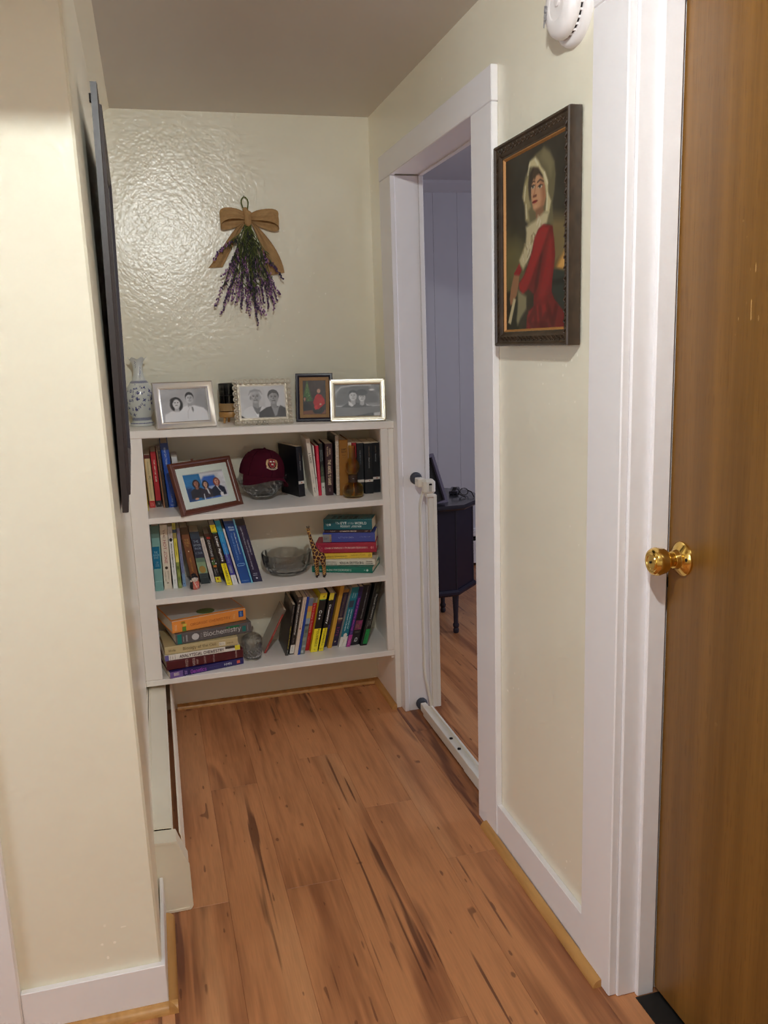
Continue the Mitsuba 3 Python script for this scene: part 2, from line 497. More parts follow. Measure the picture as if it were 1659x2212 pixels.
# second room, seen through the doorway
struct('ceiling_room', box(XO, 3.7, 1.8, 5.15, 2.352, 2.45), MBLUE)
struct('wall_room_front', box(XO, 3.7, 1.8, 1.9, 0, 2.4), MBLUE)
W0, W1 = 1.98, 3.1
struct('wall_room_right', cat(box(3.6, 3.7, 1.9, W0, 0, 2.4), box(3.6, 3.7, W1, 5.15, 0, 2.4), box(3.6, 3.7, W0, W1, 0, 0.8), box(3.6, 3.7, W0, W1, 2.1, 2.4)), MBLUE)
w2 = struct_root('unseen_window_2', 'unseen daylight window of the far room, placed to light it and the bookcase')  # out of view, placed to light the far room and the bookcase
obj('window_frame', cat(box(3.58, 3.64, W0, W0 + 0.06, 0.8, 2.1), box(3.58, 3.64, W1 - 0.06, W1, 0.8, 2.1), box(3.58, 3.64, W0 + 0.06, W1 - 0.06, 0.8, 0.86), box(3.58, 3.64, W0 + 0.06, W1 - 0.06, 2.04, 2.1)), MTRIM, w2)
obj('pane', tm([(3.61, W0 + 0.06, 0.86), (3.61, W0 + 0.06, 2.04), (3.61, W1 - 0.06, 2.04), (3.61, W1 - 0.06, 0.86)], [(0, 1, 2), (0, 2, 3)]), MDARK, w2, emitter={'type': 'area', 'radiance': {'type': 'rgb', 'value': UNSEEN_ROOM_WINDOW}})
struct('wall_room_far', box(XO, 3.7, 5.06, 5.15, 0, 2.4), MBLUE, 'pale blue grey panelled wall of the far room')
for k in range(17):
    xa = 1.0895 + 0.1529 * (k - 0)
    if xa + 0.15 < 3.6:
        obj('panel', box(xa, xa + 0.1524, 5.05, 5.0595, 0.0, 2.352, 0.0012), MBLUE, 'wall_room_far')
obj('crown_moulding', frame_map(extrude(sg.Polygon([(0, 0), (0.06, 0), (0.05, -0.015), (0.015, -0.05), (0, -0.06)]), 2.63), (XO, 5.05, 2.352), np.array([0, -1.0, 0]), np.array([0, 0, 1.0]), np.array([1.0, 0, 0])), MBLUE, 'wall_room_far')


# ---------------------------------------------------------------- doorway trim in the right wall
XF = XR - 0.0185
t1 = struct_root('trim_1', 'white painted casing and jambs of the open doorway')
yo1, yo2 = 2.0894, 3.157
obj('casing', box(XF, XR, yo1, D1, 0.0, 2.0, 0.002), MTRIM, t1)
obj('casing', box(XF, XR, D2, yo2, 0.0, 2.0, 0.002), MTRIM, t1)
obj('head_casing', box(XF - 0.0004, XR, yo1 - 0.002, yo2 + 0.002, 2.0004, 2.0845, 0.002), MTRIM, t1)
obj('jamb', cat(box(XR + 0.0004, XO - 0.0004, D1 - 0.0195, D1 - 0.004, 0, DH, 0.001)), MTRIM, t1)
obj('jamb', cat(box(XR + 0.0004, XO - 0.0004, D2 + 0.004, D2 + 0.0195, 0, DH, 0.0015)), MTRIM, t1)
obj('head_jamb', box(XR + 0.0004, XO - 0.0004, D1 - 0.003, D2 + 0.003, DH + 0.004, DH + 0.0195, 0.001), MTRIM, t1)
for ya, yb in ((D1 - 0.12, D1), (D2, D2 + 0.12)):
    obj('room_casing', box(XO, XO + 0.0165, ya, yb, 0, DH, 0.0015), MTRIM, t1)
obj('room_head_casing', box(XO, XO + 0.0168, D1 - 0.12, D2 + 0.12, DH + 0.0004, DH + 0.085, 0.0015), MTRIM, t1)

# the brown door and its jamb
t2 = struct_root('trim_2', 'white painted stepped casing and jamb beside the brown door')
obj('casing', box(XF, XR, E2, 1.585, 0.0, EH, 0.0025), MTRIM, t2)
obj('casing', box(XF, XR, E1 - 0.13, E1, 0.0, EH, 0.0025), MTRIM, t2)
obj('head_casing', box(XF, XR, E1 - 0.13, 1.585, EH, EH + 0.13, 0.0025), MTRIM, t2)
obj('jamb', box(0.8775, XO + 0.03, E2 - 0.006, E2 + 0.018, 0.0, EH, 0.0022), MTRIM, t2)
obj('stop', box(0.9195, 0.9600, E2 - 0.0185, E2 - 0.0062, 0.0, EH - 0.002, 0.0022), MTRIM, t2)
obj('jamb', box(0.8775, XO + 0.03, E1 - 0.018, E1 + 0.006, 0.0, EH, 0.0022), MTRIM, t2)
obj('stop', box(0.9195, 0.9600, E1 + 0.0062, E1 + 0.0185, 0.0, EH - 0.002, 0.0022), MTRIM, t2)
obj('head_jamb', box(0.8775, XO + 0.03, E1 + 0.007, E2 - 0.007, EH - 0.006, EH + 0.016, 0.002), MTRIM, t2)
obj('sill', box(0.915, 1.02, E1 + 0.007, E2 - 0.02, -0.0005, 0.0015), MDARK, t2)
d2 = struct_root('door_1', 'brown varnished flush wooden door with a round brass knob')
obj('leaf', box(0.9635, 0.999, E1 + 0.012, E2 - 0.0145, 0.014, EH - 0.012, 0.0015), MDOOR, d2)
struct('dark_backing', box(1.0, 1.02, 0.4, 1.78, 0, 2.4), MDARK)  # near-black sheet standing just behind the door
KX, KY, KZ = 0.9635, 1.3945, 0.999


def along_x(profile, n=56):
    """lathe about the axis pointing to -x at the knob; profile (r, distance from the door)."""
    m = lathe(profile, n)
    v = np.asarray(m.vertices)
    return tm(np.stack([KX - v[:, 2], KY + v[:, 1], KZ + v[:, 0]], 1), m.faces[:, ::-1])


kb = obj('knob', along_x([(0, 0.069), (0.012, 0.069), (0.0135, 0.0705), (0.016, 0.0705), (0.0175, 0.068), (0.0205, 0.0685), (0.0245, 0.066), (0.0272, 0.061), (0.0275, 0.056), (0.0262, 0.052), (0.0258, 0.049), (0.024, 0.041), (0.0185, 0.034), (0.0145, 0.031), (0.0135, 0.026), (0.0135, 0.023), (0, 0.023)]), MBRASS, d2, smooth=28, label='polished brass knob')
obj('rosette', along_x([(0, 0.0225), (0.0165, 0.0225), (0.0175, 0.021), (0.0175, 0.016), (0.019, 0.0125), (0.024, 0.010), (0.031, 0.006), (0.0335, 0.0035), (0.0338, 0.0), (0, 0.0)]), MBRASS, kb, smooth=35)
obj('keyhole', along_x([(0, 0.0712), (0.0022, 0.0712), (0.0022, 0.0685), (0, 0.0685)], 16), MDARK, kb)
scr = lathe([(0, 0.0016), (0.003, 0.0012), (0.0034, 0), (0, 0)], 16)
sv = np.asarray(scr.vertices)
obj('screw', tm(np.stack([KX - 0.0087 - sv[:, 2], KY - 0.0245 + sv[:, 1], KZ + 0.004 + sv[:, 0]], 1), scr.faces), MDARK, kb)
obj('latch_plate', box(0.9625, 0.9634, E2 - 0.0172, E2 - 0.0148, 0.93, 0.95), MDARK, d2)

# baseboards with quarter-round shoe mouldings
br = struct('baseboard_right', box(XR - 0.0155, XR, 1.5856, yo1 - 0.0004, 0.0, 0.1115, 0.0015), MTRIM, 'white baseboard below the portrait')
quarter = sg.Polygon([(0, 0), (0.020, 0)] + [(0.020 * math.cos(a), 0.019 * math.sin(a)) for a in np.linspace(0.1, PI / 2, 8)])
qx = np.array([-1.0, 0, 0]); qz = np.array([0, 0, 1.0])
obj('shoe_moulding', frame_map(extrude(quarter, 0.68), (XF - 0.0002, 1.487, 0.0), qx, qz, np.array([0, 1.0, 0])), MOAK, br, smooth=25, label='varnished wooden quarter round')
bl = struct('baseboard_left', cat(box(-0.3708, -0.0745, YP - 0.0155, YP - 0.0002, 0.0, 0.1095, 0.0015), box(-0.0835, -0.0742, YP - 0.0153, 2.042, 0.0, 0.1093, 0.0015)), MTRIM, 'white baseboard around the wall end')
obj('shoe_moulding', frame_map(extrude(quarter, 0.316), (-0.3708, YP - 0.0157, 0.0), np.array([0, -1.0, 0]), qz, np.array([1.0, 0, 0])), MOAK, bl, smooth=25, label='varnished wooden quarter round')
obj('shoe_moulding', frame_map(extrude(quarter, 0.33), (-0.0740, YP - 0.0357, 0.0), np.array([1.0, 0, 0]), qz, np.array([0, 1.0, 0])), MOAK, bl, smooth=25)
tl = struct('trim_3', box(-0.52, -0.3712, YP - 0.0205, YP - 0.0002, 0.0, 1.05, 0.003), MTRIM, 'white casing at the left edge beside the wall end')
bb = struct('baseboard_back', frame_map(extrude(quarter, 0.84), (-0.005, YB - 0.0005, 0.0), np.array([0, -1.0, 0]), qz, np.array([1.0, 0, 0])), MOAK, 'wooden quarter round under the bookcase', smooth=25)
obj('shoe_moulding', frame_map(extrude(quarter, 0.30), (0.8365, 3.052, 0.0), np.array([-1.0, 0, 0]), qz, np.array([0, 1.0, 0])), MOAK, 'baseboard_back', smooth=25)

# ================================================================ BOOKCASE (built in)
bc = thing('bookcase', 'built-in white painted bookcase of three shelves full of books', 'bookcase')


def board(x0, x1, y0, y1, za, zb, th, r=0.0022, tilt=0.0):
    """shelf board, za and zb its top at the left and right; tilt: rise towards the back."""
    m = box(x0, x1, y0, y1, -th, 0.0, r)
    v = np.asarray(m.vertices).copy()
    v[:, 2] += za + (zb - za) * (v[:, 0] - x0) / (x1 - x0) + tilt * (v[:, 1] - y0)
    return tm(v, m.faces)


obj('top', board(XL + 0.001, 0.8618, YF - 0.002, YB - 0.0005, 1.158, 1.1405, 0.0275), MSHELF, bc)
obj('shelf', board(XL + 0.020, 0.8372, YF + 0.0004, YB - 0.0005, SHELF['A'], SHELF['A'], 0.022, tilt=0.06), MSHELF, bc)
obj('shelf', board(XL + 0.020, 0.8372, YF + 0.0004, YB - 0.0005, SHELF['B'], SHELF['B'], 0.0225), MSHELF, bc)
obj('bottom_shelf', board(XL + 0.001, 0.8377, YF - 0.0015, YB - 0.0005, SHELF['C'], SHELF['C'], 0.022), MSHELF, bc)
m = box(XL + 0.001, -0.0475, YF, YF + 0.019, 0.2441, 1.1295, 0.0022)
obj('stile', m, MSHELF, bc)
m = box(0.8095, 0.8372, YF, YF + 0.019, 0.2441, 1.1138, 0.0022)
obj('stile', m, MSHELF, bc)
obj('side_panel', box(0.8375, 0.8590, YF - 0.0005, YB - 0.0005, 0.0, 1.1125, 0.002), MSHELF, bc)
obj('side_panel', box(XL + 0.001, XL + 0.0195, YF + 0.0195, YB - 0.0005, 0.2441, 1.1295, 0.001), MSHELF, bc)
obj('cleat', box(0.826, 0.8372, YF + 0.012, YB - 0.01, 0.208, 0.2216, 0.001), MSHELF, bc)

# ================================================================ THINGS ALONG THE WALLS
# baseboard heater on the left wall
ht = thing('baseboard_heater', 'cream painted metal baseboard heater running along the left wall to under the bookcase', 'heater')
HX = XL + 0.004
capp = sg.Polygon([(0.0, 0.012), (0.0, 0.202), (0.066, 0.198), (0.0725, 0.178), (0.092, 0.128), (0.0935, 0.012), (0.088, 0.003), (0.012, 0.003)])
xx, zz = np.array([1.0, 0, 0]), np.array([0, 0, 1.0])


def along_y(poly, y0, L, x0):
    """a profile in x and z, drawn out along +y."""
    m = extrude(poly, L)
    v = np.asarray(m.vertices)
    return tm(np.stack([x0 + v[:, 0], y0 + v[:, 2], v[:, 1]], 1), m.faces[:, ::-1])


cap_x = lambda p: p
obj('end_cap', along_y(capp, 2.047, 0.062, HX + 0.004), MHEAT, ht)
obj('end_cap_lip', along_y(capp.buffer(0.0022, join_style=2).difference(capp.buffer(-0.004)), 2.0445, 0.006, HX + 0.004), MHEAT, ht)
obj('back_panel', along_y(sg.Polygon([(0, 0.02), (0, 0.206), (0.003, 0.206), (0.003, 0.02)]), 2.11, 1.235, HX - 0.002), MHEAT, ht)
obj('top_cover', along_y(sg.Polygon([(0.003, 0.2055), (0.012, 0.2075), (0.060, 0.2035), (0.0635, 0.199), (0.0635, 0.176), (0.0615, 0.176), (0.0615, 0.198), (0.058, 0.2015), (0.012, 0.2045), (0.003, 0.203)]), 2.109, 1.236, HX), MHEAT, ht)
obj('front_panel', along_y(sg.Polygon([(0.078, 0.186), (0.081, 0.186), (0.0845, 0.176), (0.0905, 0.05), (0.086, 0.03), (0.083, 0.03), (0.0875, 0.05), (0.082, 0.174)]), 2.109, 1.236, HX), MHEAT, ht)
fins = [box(HX + 0.012, HX + 0.058, y, y + 0.0012, 0.06, 0.13) for y in np.arange(2.13, 3.33, 0.012)]
obj('fin_element', cat(fins, box(HX + 0.028, HX + 0.042, 2.11, 3.345, 0.088, 0.102)), MDARK, ht)

# black frame on the left wall, seen almost edge on
bf = thing('wall_frame', 'large black framed picture on the left wall seen almost edge on', 'picture frame')
oF = np.array([-0.0740, 2.000, 1.0662])
Yd = np.array([-0.0165, 0.92, 0.0]); Yd /= np.linalg.norm(Yd)
Zd = np.array([0.0155, 0, 0.912]); Zd /= np.linalg.norm(Zd)
Xd = np.cross(Yd, Zd)
FW, FH = 0.92, 0.915


def wf(m):
    return frame_map(m, oF, Xd, Yd, Zd)


def ring_frame(w, h, prof):
    """A mitred picture frame in (x out, y along, z up) from a profile [(distance from the outer edge, height)], closed."""
    V, F = [], []
    n = len(prof)
    for d, e in prof:
        V += [(e, d, d), (e, w - d, d), (e, w - d, h - d), (e, d, h - d)]
    for i in range(n):
        j = (i + 1) % n
        for k in range(4):
            l = (k + 1) % 4
            F += [(i * 4 + k, i * 4 + l, j * 4 + l), (i * 4 + k, j * 4 + l, j * 4 + k)]
    return tm(V, F)


obj('moulding', wf(ring_frame(FW, FH, [(0, -0.013), (0, 0.0), (0.004, 0.001), (0.034, 0.001), (0.036, 0.007), (0.05, 0.008), (0.06, 0.0), (0.06, -0.013)])), MEBONY, bf)
obj('picture', wf(box(-0.012, -0.006, 0.058, FW - 0.058, 0.058, FH - 0.058)), MNAVY, bf)
obj('hanging_clip', wf(box(-0.017, -0.0131, 0.012, 0.03, FH - 0.035, FH - 0.02)), MDARK, bf)

# framed portrait on the right wall
pt = thing('portrait_painting', 'carved dark frame with a painting of a woman in red dress and lace veil', 'painting')
pY0, pY1, pZ0, pZ1 = 2.0403, 1.6495, 1.410, 1.880
oP = np.array([XR - 0.004, pY0, pZ0])
pU, pV, pN = np.array([0, -1.0, 0]), np.array([0, 0.0, 1.0]), np.array([-1.0, 0, 0])


def pf(m):
    """(out of the wall, along, up)"""
    return frame_map(m, oP, pN, pU, pV)


pw, ph = pY0 - pY1, pZ1 - pZ0
def walnut(p, n, uv):
    g = fbm(p.x * 90, p.y * 30, p.z * 30, 3)
    return mix(c(28, 20, 14), c(66, 49, 34), g)


MWALNUT = bsdf('mat_walnut', {'type': 'twosided', 'bsdf': {'type': 'principled', 'base_color': mikit.proc(walnut), 'roughness': 0.38, 'specular': 0.5}})
obj('moulding', pf(ring_frame(pw, ph, [(0, 0), (0, 0.027), (0.0025, 0.030), (0.006, 0.030), (0.009, 0.026), (0.014, 0.0245), (0.022, 0.0255), (0.027, 0.022), (0.030, 0.0195), (0.0335, 0.0195), (0.0335, 0)])), MWALNUT, pt)
obj('gilt_lip', pf(ring_frame(pw - 0.066, ph - 0.066, [(0, 0.0), (0, 0.0188), (0.0025, 0.0182), (0.0065, 0.013), (0.0065, 0.0)])), bsdf('mat_gilt', principled(rgb(168, 118, 66), 0.4, 0.5, metallic=0.35)), pt)
sc = scene[pt + '__gilt_lip']; sc['to_world'] = T().translate([0, -0.033, 0.033])
leaf = []
for side in range(4):
    L = pw if side in (0, 2) else ph
    nleaf = int(L / 0.021)
    for k in range(nleaf):
        s = (k + 0.5) / nleaf * L
        if s < 0.016 or s > L - 0.016:
            continue
        lp = smooth_path([(0.0256, -0.0075, 0.0005), (0.027, -0.003, 0.004), (0.0262, 0.003, -0.002), (0.0255, 0.008, 0.003)], 6)
        t_ = tube(lp, [0.0006, 0.0022, 0.0022, 0.0018, 0.0014, 0.0005], 5)
        bead = ball((0.0262, 0.0095, -0.0035), 0.002, 4)
        m = cat(t_, bead)
        v = np.asarray(m.vertices)
        a, b = v[:, 1] + s, v[:, 2] + 0.0165
        pos = {0: (a, b), 1: (pw - b, a), 2: (pw - a, ph - b), 3: (b, ph - a)}[side]
        leaf.append(tm(np.stack([v[:, 0], pos[0], pos[1]], 1), m.faces))
obj('carving', pf(cat(leaf)), MWALNUT, pt, smooth=40)
P = Print(pw - 0.068, ph - 0.068, 190, 240, (44, 40, 30))
P.grad((46, 44, 30), (44, 40, 33)).mottle(0.5, 4, 5, 3)
P.ell(0.1, 0.35, 0.3, 0.2, (104, 100, 58), soft=0.9, alpha=0.8)
P.poly([(0.011, 0.497), (0.182, 0.517), (0.36, 0.45), (0.3, 0.309), (0.013, 0.283)], (112, 104, 62), soft=0.14, alpha=0.75)
P.poly([(0.74, 0.60), (1.01, 0.57), (1.01, 0.37), (0.897, 0.35), (0.8, 0.31)], (132, 112, 70), soft=0.1, alpha=0.95)
P.poly([(0.83, 0.315), (0.9, 0.365), (0.995, 0.41), (1.02, 0.377), (1.0, 0.304), (0.898, 0.304)], (214, 150, 68), soft=0.05)
P.poly([(0.88, 0.33), (0.95, 0.38), (1.0, 0.36), (0.97, 0.31)], (236, 184, 104), soft=0.05, alpha=0.8)
P.poly([(0.75, 0.325), (0.86, 0.318), (1.02, 0.29), (1.02, 0.0), (0.75, 0.0)], (38, 48, 42), soft=0.03)
P.poly([(0.78, 0.262), (1.02, 0.27), (1.02, 0.235), (0.78, 0.235)], (22, 26, 24), soft=0.02)
P.poly([(0.0, 0.235), (0.12, 0.24), (0.2, 0.2), (0.25, 0.0), (0.0, 0.0)], (30, 32, 22), soft=0.03)
P.poly([(0.654, 0.962), (0.743, 0.923), (0.811, 0.864), (0.831, 0.8), (0.814, 0.723), (0.786, 0.658), (0.797, 0.595), (0.797, 0.551), (0.658, 0.571), (0.514, 0.553), (0.407, 0.584), (0.352, 0.622), (0.346, 0.696), (0.308, 0.747), (0.32, 0.792), (0.353, 0.853), (0.407, 0.891), (0.428, 0.927), (0.512, 0.946)], (112, 104, 72), soft=0.02)
P.poly([(0.654, 0.962), (0.743, 0.923), (0.8, 0.864), (0.76, 0.80), (0.70, 0.86), (0.60, 0.92)], (138, 128, 92), soft=0.05, alpha=0.8)
P.poly([(0.407, 0.807), (0.428, 0.86), (0.492, 0.888), (0.554, 0.883), (0.615, 0.843), (0.69, 0.80), (0.70, 0.72), (0.656, 0.74), (0.595, 0.814), (0.52, 0.841), (0.47, 0.80), (0.445, 0.72), (0.40, 0.70)], (52, 38, 27), soft=0.02)
P.poly([(0.471, 0.805), (0.502, 0.836), (0.575, 0.838), (0.656, 0.799), (0.676, 0.759), (0.687, 0.708), (0.657, 0.667), (0.597, 0.645), (0.524, 0.648), (0.486, 0.664), (0.465, 0.703), (0.452, 0.742), (0.452, 0.775)], (214, 158, 116), soft=0.02)
P.poly([(0.60, 0.80), (0.67, 0.78), (0.69, 0.71), (0.65, 0.665), (0.60, 0.65), (0.63, 0.70)], (160, 100, 66), soft=0.06, alpha=0.8)
P.poly([(0.524, 0.656), (0.637, 0.663), (0.658, 0.635), (0.617, 0.60), (0.535, 0.60)], (150, 104, 72), soft=0.02)
P.poly([(0.47, 0.84), (0.51, 0.815), (0.54, 0.84), (0.60, 0.845), (0.57, 0.875), (0.50, 0.88)], (70, 52, 36), soft=0.02)
for x, y in ((0.487, 0.783), (0.600, 0.770)):
    P.ell(x, y - 0.001, 0.034, 0.0085, (214, 196, 168), soft=0.4); P.ell(x - 0.006, y, 0.0135, 0.0085, (52, 40, 34), soft=0.3)
    P.line([(x - 0.036, y + 0.003), (x, y + 0.0095), (x + 0.036, y + 0.002)], 0.0045, (66, 42, 32), 0.9)
P.line([(0.455, 0.803), (0.49, 0.811), (0.515, 0.806)], 0.006, (74, 50, 36), 0.85); P.line([(0.555, 0.797), (0.60, 0.805), (0.652, 0.788)], 0.0065, (70, 46, 34), 0.85)
P.line([(0.525, 0.79), (0.512, 0.75), (0.492, 0.735)], 0.008, (178, 118, 82), 0.8); P.line([(0.49, 0.731), (0.535, 0.731)], 0.009, (120, 66, 46))
P.ell(0.512, 0.701, 0.040, 0.0085, (182, 62, 50), soft=0.4); P.line([(0.475, 0.701), (0.555, 0.702)], 0.004, (96, 30, 28))
P.ell(0.525, 0.675, 0.03, 0.008, (226, 176, 134), soft=0.8, alpha=0.7)
P.poly([(0.407, 0.898), (0.428, 0.924), (0.523, 0.935), (0.574, 0.905), (0.615, 0.868), (0.676, 0.834), (0.716, 0.785), (0.72, 0.722), (0.766, 0.673), (0.738, 0.62), (0.678, 0.627), (0.697, 0.694), (0.676, 0.759), (0.635, 0.825), (0.57, 0.872), (0.492, 0.888)], (222, 208, 158), soft=0.02)
P.poly([(0.407, 0.859), (0.342, 0.816), (0.308, 0.754), (0.346, 0.703), (0.363, 0.618), (0.429, 0.601), (0.407, 0.663), (0.45, 0.683), (0.425, 0.725), (0.40, 0.793)], (176, 162, 114), soft=0.03)
P.poly([(0.514, 0.599), (0.658, 0.629), (0.738, 0.62), (0.699, 0.567), (0.577, 0.547), (0.514, 0.508), (0.472, 0.445), (0.407, 0.397), (0.363, 0.373), (0.319, 0.349), (0.273, 0.379), (0.251, 0.408), (0.296, 0.439), (0.363, 0.494), (0.374, 0.547), (0.363, 0.581), (0.45, 0.593)], (216, 202, 158), soft=0.03)
for k in range(26):
    a_ = rng.uniform(0, 1); x = 0.30 + 0.33 * a_ + rng.normal(0, .03); y = 0.40 + 0.2 * a_ + rng.normal(0, .03)
    P.line([(x, y), (x + rng.normal(0, .03), y - 0.035)], 0.008, (150, 134, 94) if k % 2 else (240, 230, 196), 0.6)
for x0_, y0_, x1_, y1_ in ((0.43, 0.91, 0.40, 0.86), (0.52, 0.92, 0.56, 0.89), (0.66, 0.83, 0.71, 0.77), (0.71, 0.72, 0.70, 0.64), (0.36, 0.80, 0.34, 0.73), (0.37, 0.70, 0.38, 0.63)):
    P.line([(x0_, y0_), (x1_, y1_)], 0.011, (246, 238, 204), 0.7)
P.poly([(0.659, 0.565), (0.788, 0.543), (0.814, 0.462), (0.829, 0.397), (0.811, 0.323), (0.792, 0.266), (0.783, 0.202), (0.823, 0.162), (0.921, 0.113), (0.997, 0.073), (1.0, 0.0), (0.363, 0.0), (0.385, 0.091), (0.495, 0.135), (0.495, 0.203), (0.407, 0.234), (0.296, 0.212), (0.227, 0.271), (0.341, 0.313), (0.407, 0.37), (0.472, 0.425), (0.514, 0.501), (0.577, 0.547)], (116, 18, 22), soft=0.015)
P.poly([(0.638, 0.561), (0.74, 0.545), (0.70, 0.5), (0.62, 0.432), (0.54, 0.365), (0.46, 0.29), (0.38, 0.235), (0.318, 0.212), (0.245, 0.245), (0.258, 0.277), (0.341, 0.32), (0.407, 0.377), (0.472, 0.439), (0.514, 0.508), (0.577, 0.547)], (164, 24, 30), soft=0.03)
P.poly([(0.74, 0.50), (0.79, 0.48), (0.80, 0.36), (0.76, 0.24), (0.66, 0.16), (0.56, 0.17), (0.60, 0.25), (0.66, 0.35)], (164, 24, 30), soft=0.07, alpha=0.75)
P.poly([(0.50, 0.20), (0.56, 0.24), (0.64, 0.42), (0.60, 0.40), (0.52, 0.27)], (70, 10, 14), soft=0.03, alpha=0.8)
P.poly([(0.40, 0.0), (0.408, 0.11), (0.538, 0.141), (0.75, 0.147), (0.70, 0.07), (0.62, 0.0)], (148, 20, 26), soft=0.03)
for pts in ([(0.43, 0.06), (0.52, 0.12), (0.53, 0.05)], [(0.60, 0.12), (0.62, 0.04), (0.70, 0.08)], [(0.72, 0.13), (0.78, 0.05)], [(0.85, 0.12), (0.80, 0.03)], [(0.45, 0.03), (0.70, 0.02)]):
    P.line(pts, 0.03, (72, 10, 14), 0.55)
P.poly([(0.157, 0.338), (0.251, 0.388), (0.296, 0.35), (0.25, 0.319), (0.181, 0.302)], (160, 24, 30), soft=0.015)
P.poly([(0.157, 0.331), (0.25, 0.319), (0.239, 0.271), (0.203, 0.21), (0.132, 0.163), (0.089, 0.154), (0.072, 0.194), (0.097, 0.25)], (168, 118, 82), soft=0.015)
P.poly([(0.227, 0.237), (0.374, 0.195), (0.374, 0.126), (0.272, 0.074), (0.221, 0.033), (0.198, 0.062), (0.226, 0.16)], (150, 142, 106), soft=0.03)
P.poly([(0.146, 0.195), (0.192, 0.189), (0.095, 0.043), (0.042, 0.055)], (222, 206, 160), soft=0.015)
P.col *= 0.80
m, col = P.mesh(oP + pN * 0.0135 + pU * 0.034 + pV * 0.034, pU, pV)
obj('canvas', m, VP, pt, color=col)
obj('backing', pf(box(0.001, 0.006, 0.02, pw - 0.02, 0.02, ph - 0.02)), MDARK, pt)

# smoke alarm high on the right wall
sm = thing('smoke_alarm', 'round white plastic smoke alarm high on the right wall', 'smoke alarm')
SY, SZ = 1.686, 2.0725


def on_wall(m):
    v = np.asarray(m.vertices)
    return tm(np.stack([XR - 0.0002 - v[:, 2], SY + v[:, 1], SZ + v[:, 0]], 1), m.faces[:, ::-1])


obj('base', on_wall(lathe([(0, 0), (0.0755, 0), (0.0755, 0.006), (0.073, 0.011), (0.068, 0.014), (0.060, 0.0155), (0, 0.0155)], 64)), MPLASTIC, sm, smooth=40)
obj('vent_ring', on_wall(lathe([(0, 0.015), (0.0575, 0.015), (0.0575, 0.0205), (0, 0.0205)], 48)), MDARK, sm, smooth=40)
ribs = []
for k in range(28):
    a = k * 2 * PI / 28
    ribs.append(move(box(-0.0022, 0.0022, -0.0022, 0.0022, 0.0154, 0.0208), (0.0583 * math.cos(a), 0.0583 * math.sin(a), 0)))
obj('vent_rib', on_wall(cat(ribs)), MPLASTIC, sm)
obj('cover', on_wall(lathe([(0, 0.0205), (0.0605, 0.0205), (0.0625, 0.024), (0.0622, 0.031), (0.059, 0.038), (0.052, 0.0435), (0.040, 0.0465), (0.031, 0.0472), (0.0285, 0.0455), (0.026, 0.0445), (0, 0.0442)], 64)), MPLASTIC, sm, smooth=40)
obj('test_button', on_wall(move(lathe([(0, 0.044), (0.010, 0.044), (0.010, 0.0468), (0.008, 0.0476), (0, 0.0476)], 32), (0.004, -0.006, 0))), MPLASTIC, sm, smooth=40)
gr = rgb(150, 147, 150)
MGREY = bsdf('mat_grey_print', principled(gr, 0.6, 0.3))
for i, t_ in enumerate(('PUSH TO TEST WEEKLY', 'SMOKE ALARM', 'DO NOT PAINT')):
    o = np.array([XR - 0.0473, SY + 0.046 - 0.0045 * i, SZ - 0.028 + 0.006 * i])
    # printed down the rim of the cover, turned sideways as the alarm hangs
    obj('printing', text_on(t_, o, np.array([0.0, -0.004, 0.040 - 0.008 * i]), np.array([0.0008, 0.0026, 0]), np.array([-1.0, 0, 0]), lift=0.0025), MGREY, sm)

# lavender bunch on the back wall
lv = thing('lavender_bunch', 'hanging bunch of dried lavender tied with a wide tan burlap bow on the back wall', 'dried flowers')
LY = YB - 0.022


def burlap(m):
    v = np.asarray(m.vertices)
    w = 0.5 + 0.5 * np.sin(v[:, 0] * 1900) * np.sin(v[:, 2] * 1900)
    n = meshkit.fbm(v * 60, 3, 4)
    a, b = np.array(c(150, 117, 80)), np.array(c(190, 156, 112))
    return a + (b - a) * (0.35 * w + 0.65 * n)[:, None]


def ribbon(centre, width, nu=40, nv=14, twist=None, thick=0.0008):
    """A ribbon along points centre, width vectors width: two-sided thin strip."""
    from scipy.interpolate import make_interp_spline
    cpts, wv = np.asarray(centre, float), np.asarray(width, float)
    t = np.linspace(0, 1, len(cpts)); k = min(3, len(cpts) - 1)
    q = np.linspace(0, 1, nu)
    C, Wd = make_interp_spline(t, cpts, k=k)(q), make_interp_spline(t, wv, k=k)(q)
    s = np.linspace(-0.5, 0.5, nv)
    fold = (0.0035 * np.cos(s * 2 * PI * 1.5))[None, :, None] * np.array([0, -1.0, 0])
    top = C[:, None] + s[None, :, None] * Wd[:, None] + fold
    V = np.vstack([top.reshape(-1, 3), (top + np.array([0, thick, thick * 0.3])).reshape(-1, 3)])
    i, j = np.meshgrid(np.arange(nu - 1), np.arange(nv - 1), indexing='ij')
    a = (i * nv + j).ravel()
    qd = np.stack([a, a + 1, a + nv + 1, a + nv], 1)
    N = nu * nv
    F = np.vstack([qd[:, [0, 1, 2]], qd[:, [0, 2, 3]], qd[:, [0, 2, 1]] + N, qd[:, [0, 3, 2]] + N])
    return tm(V, F)


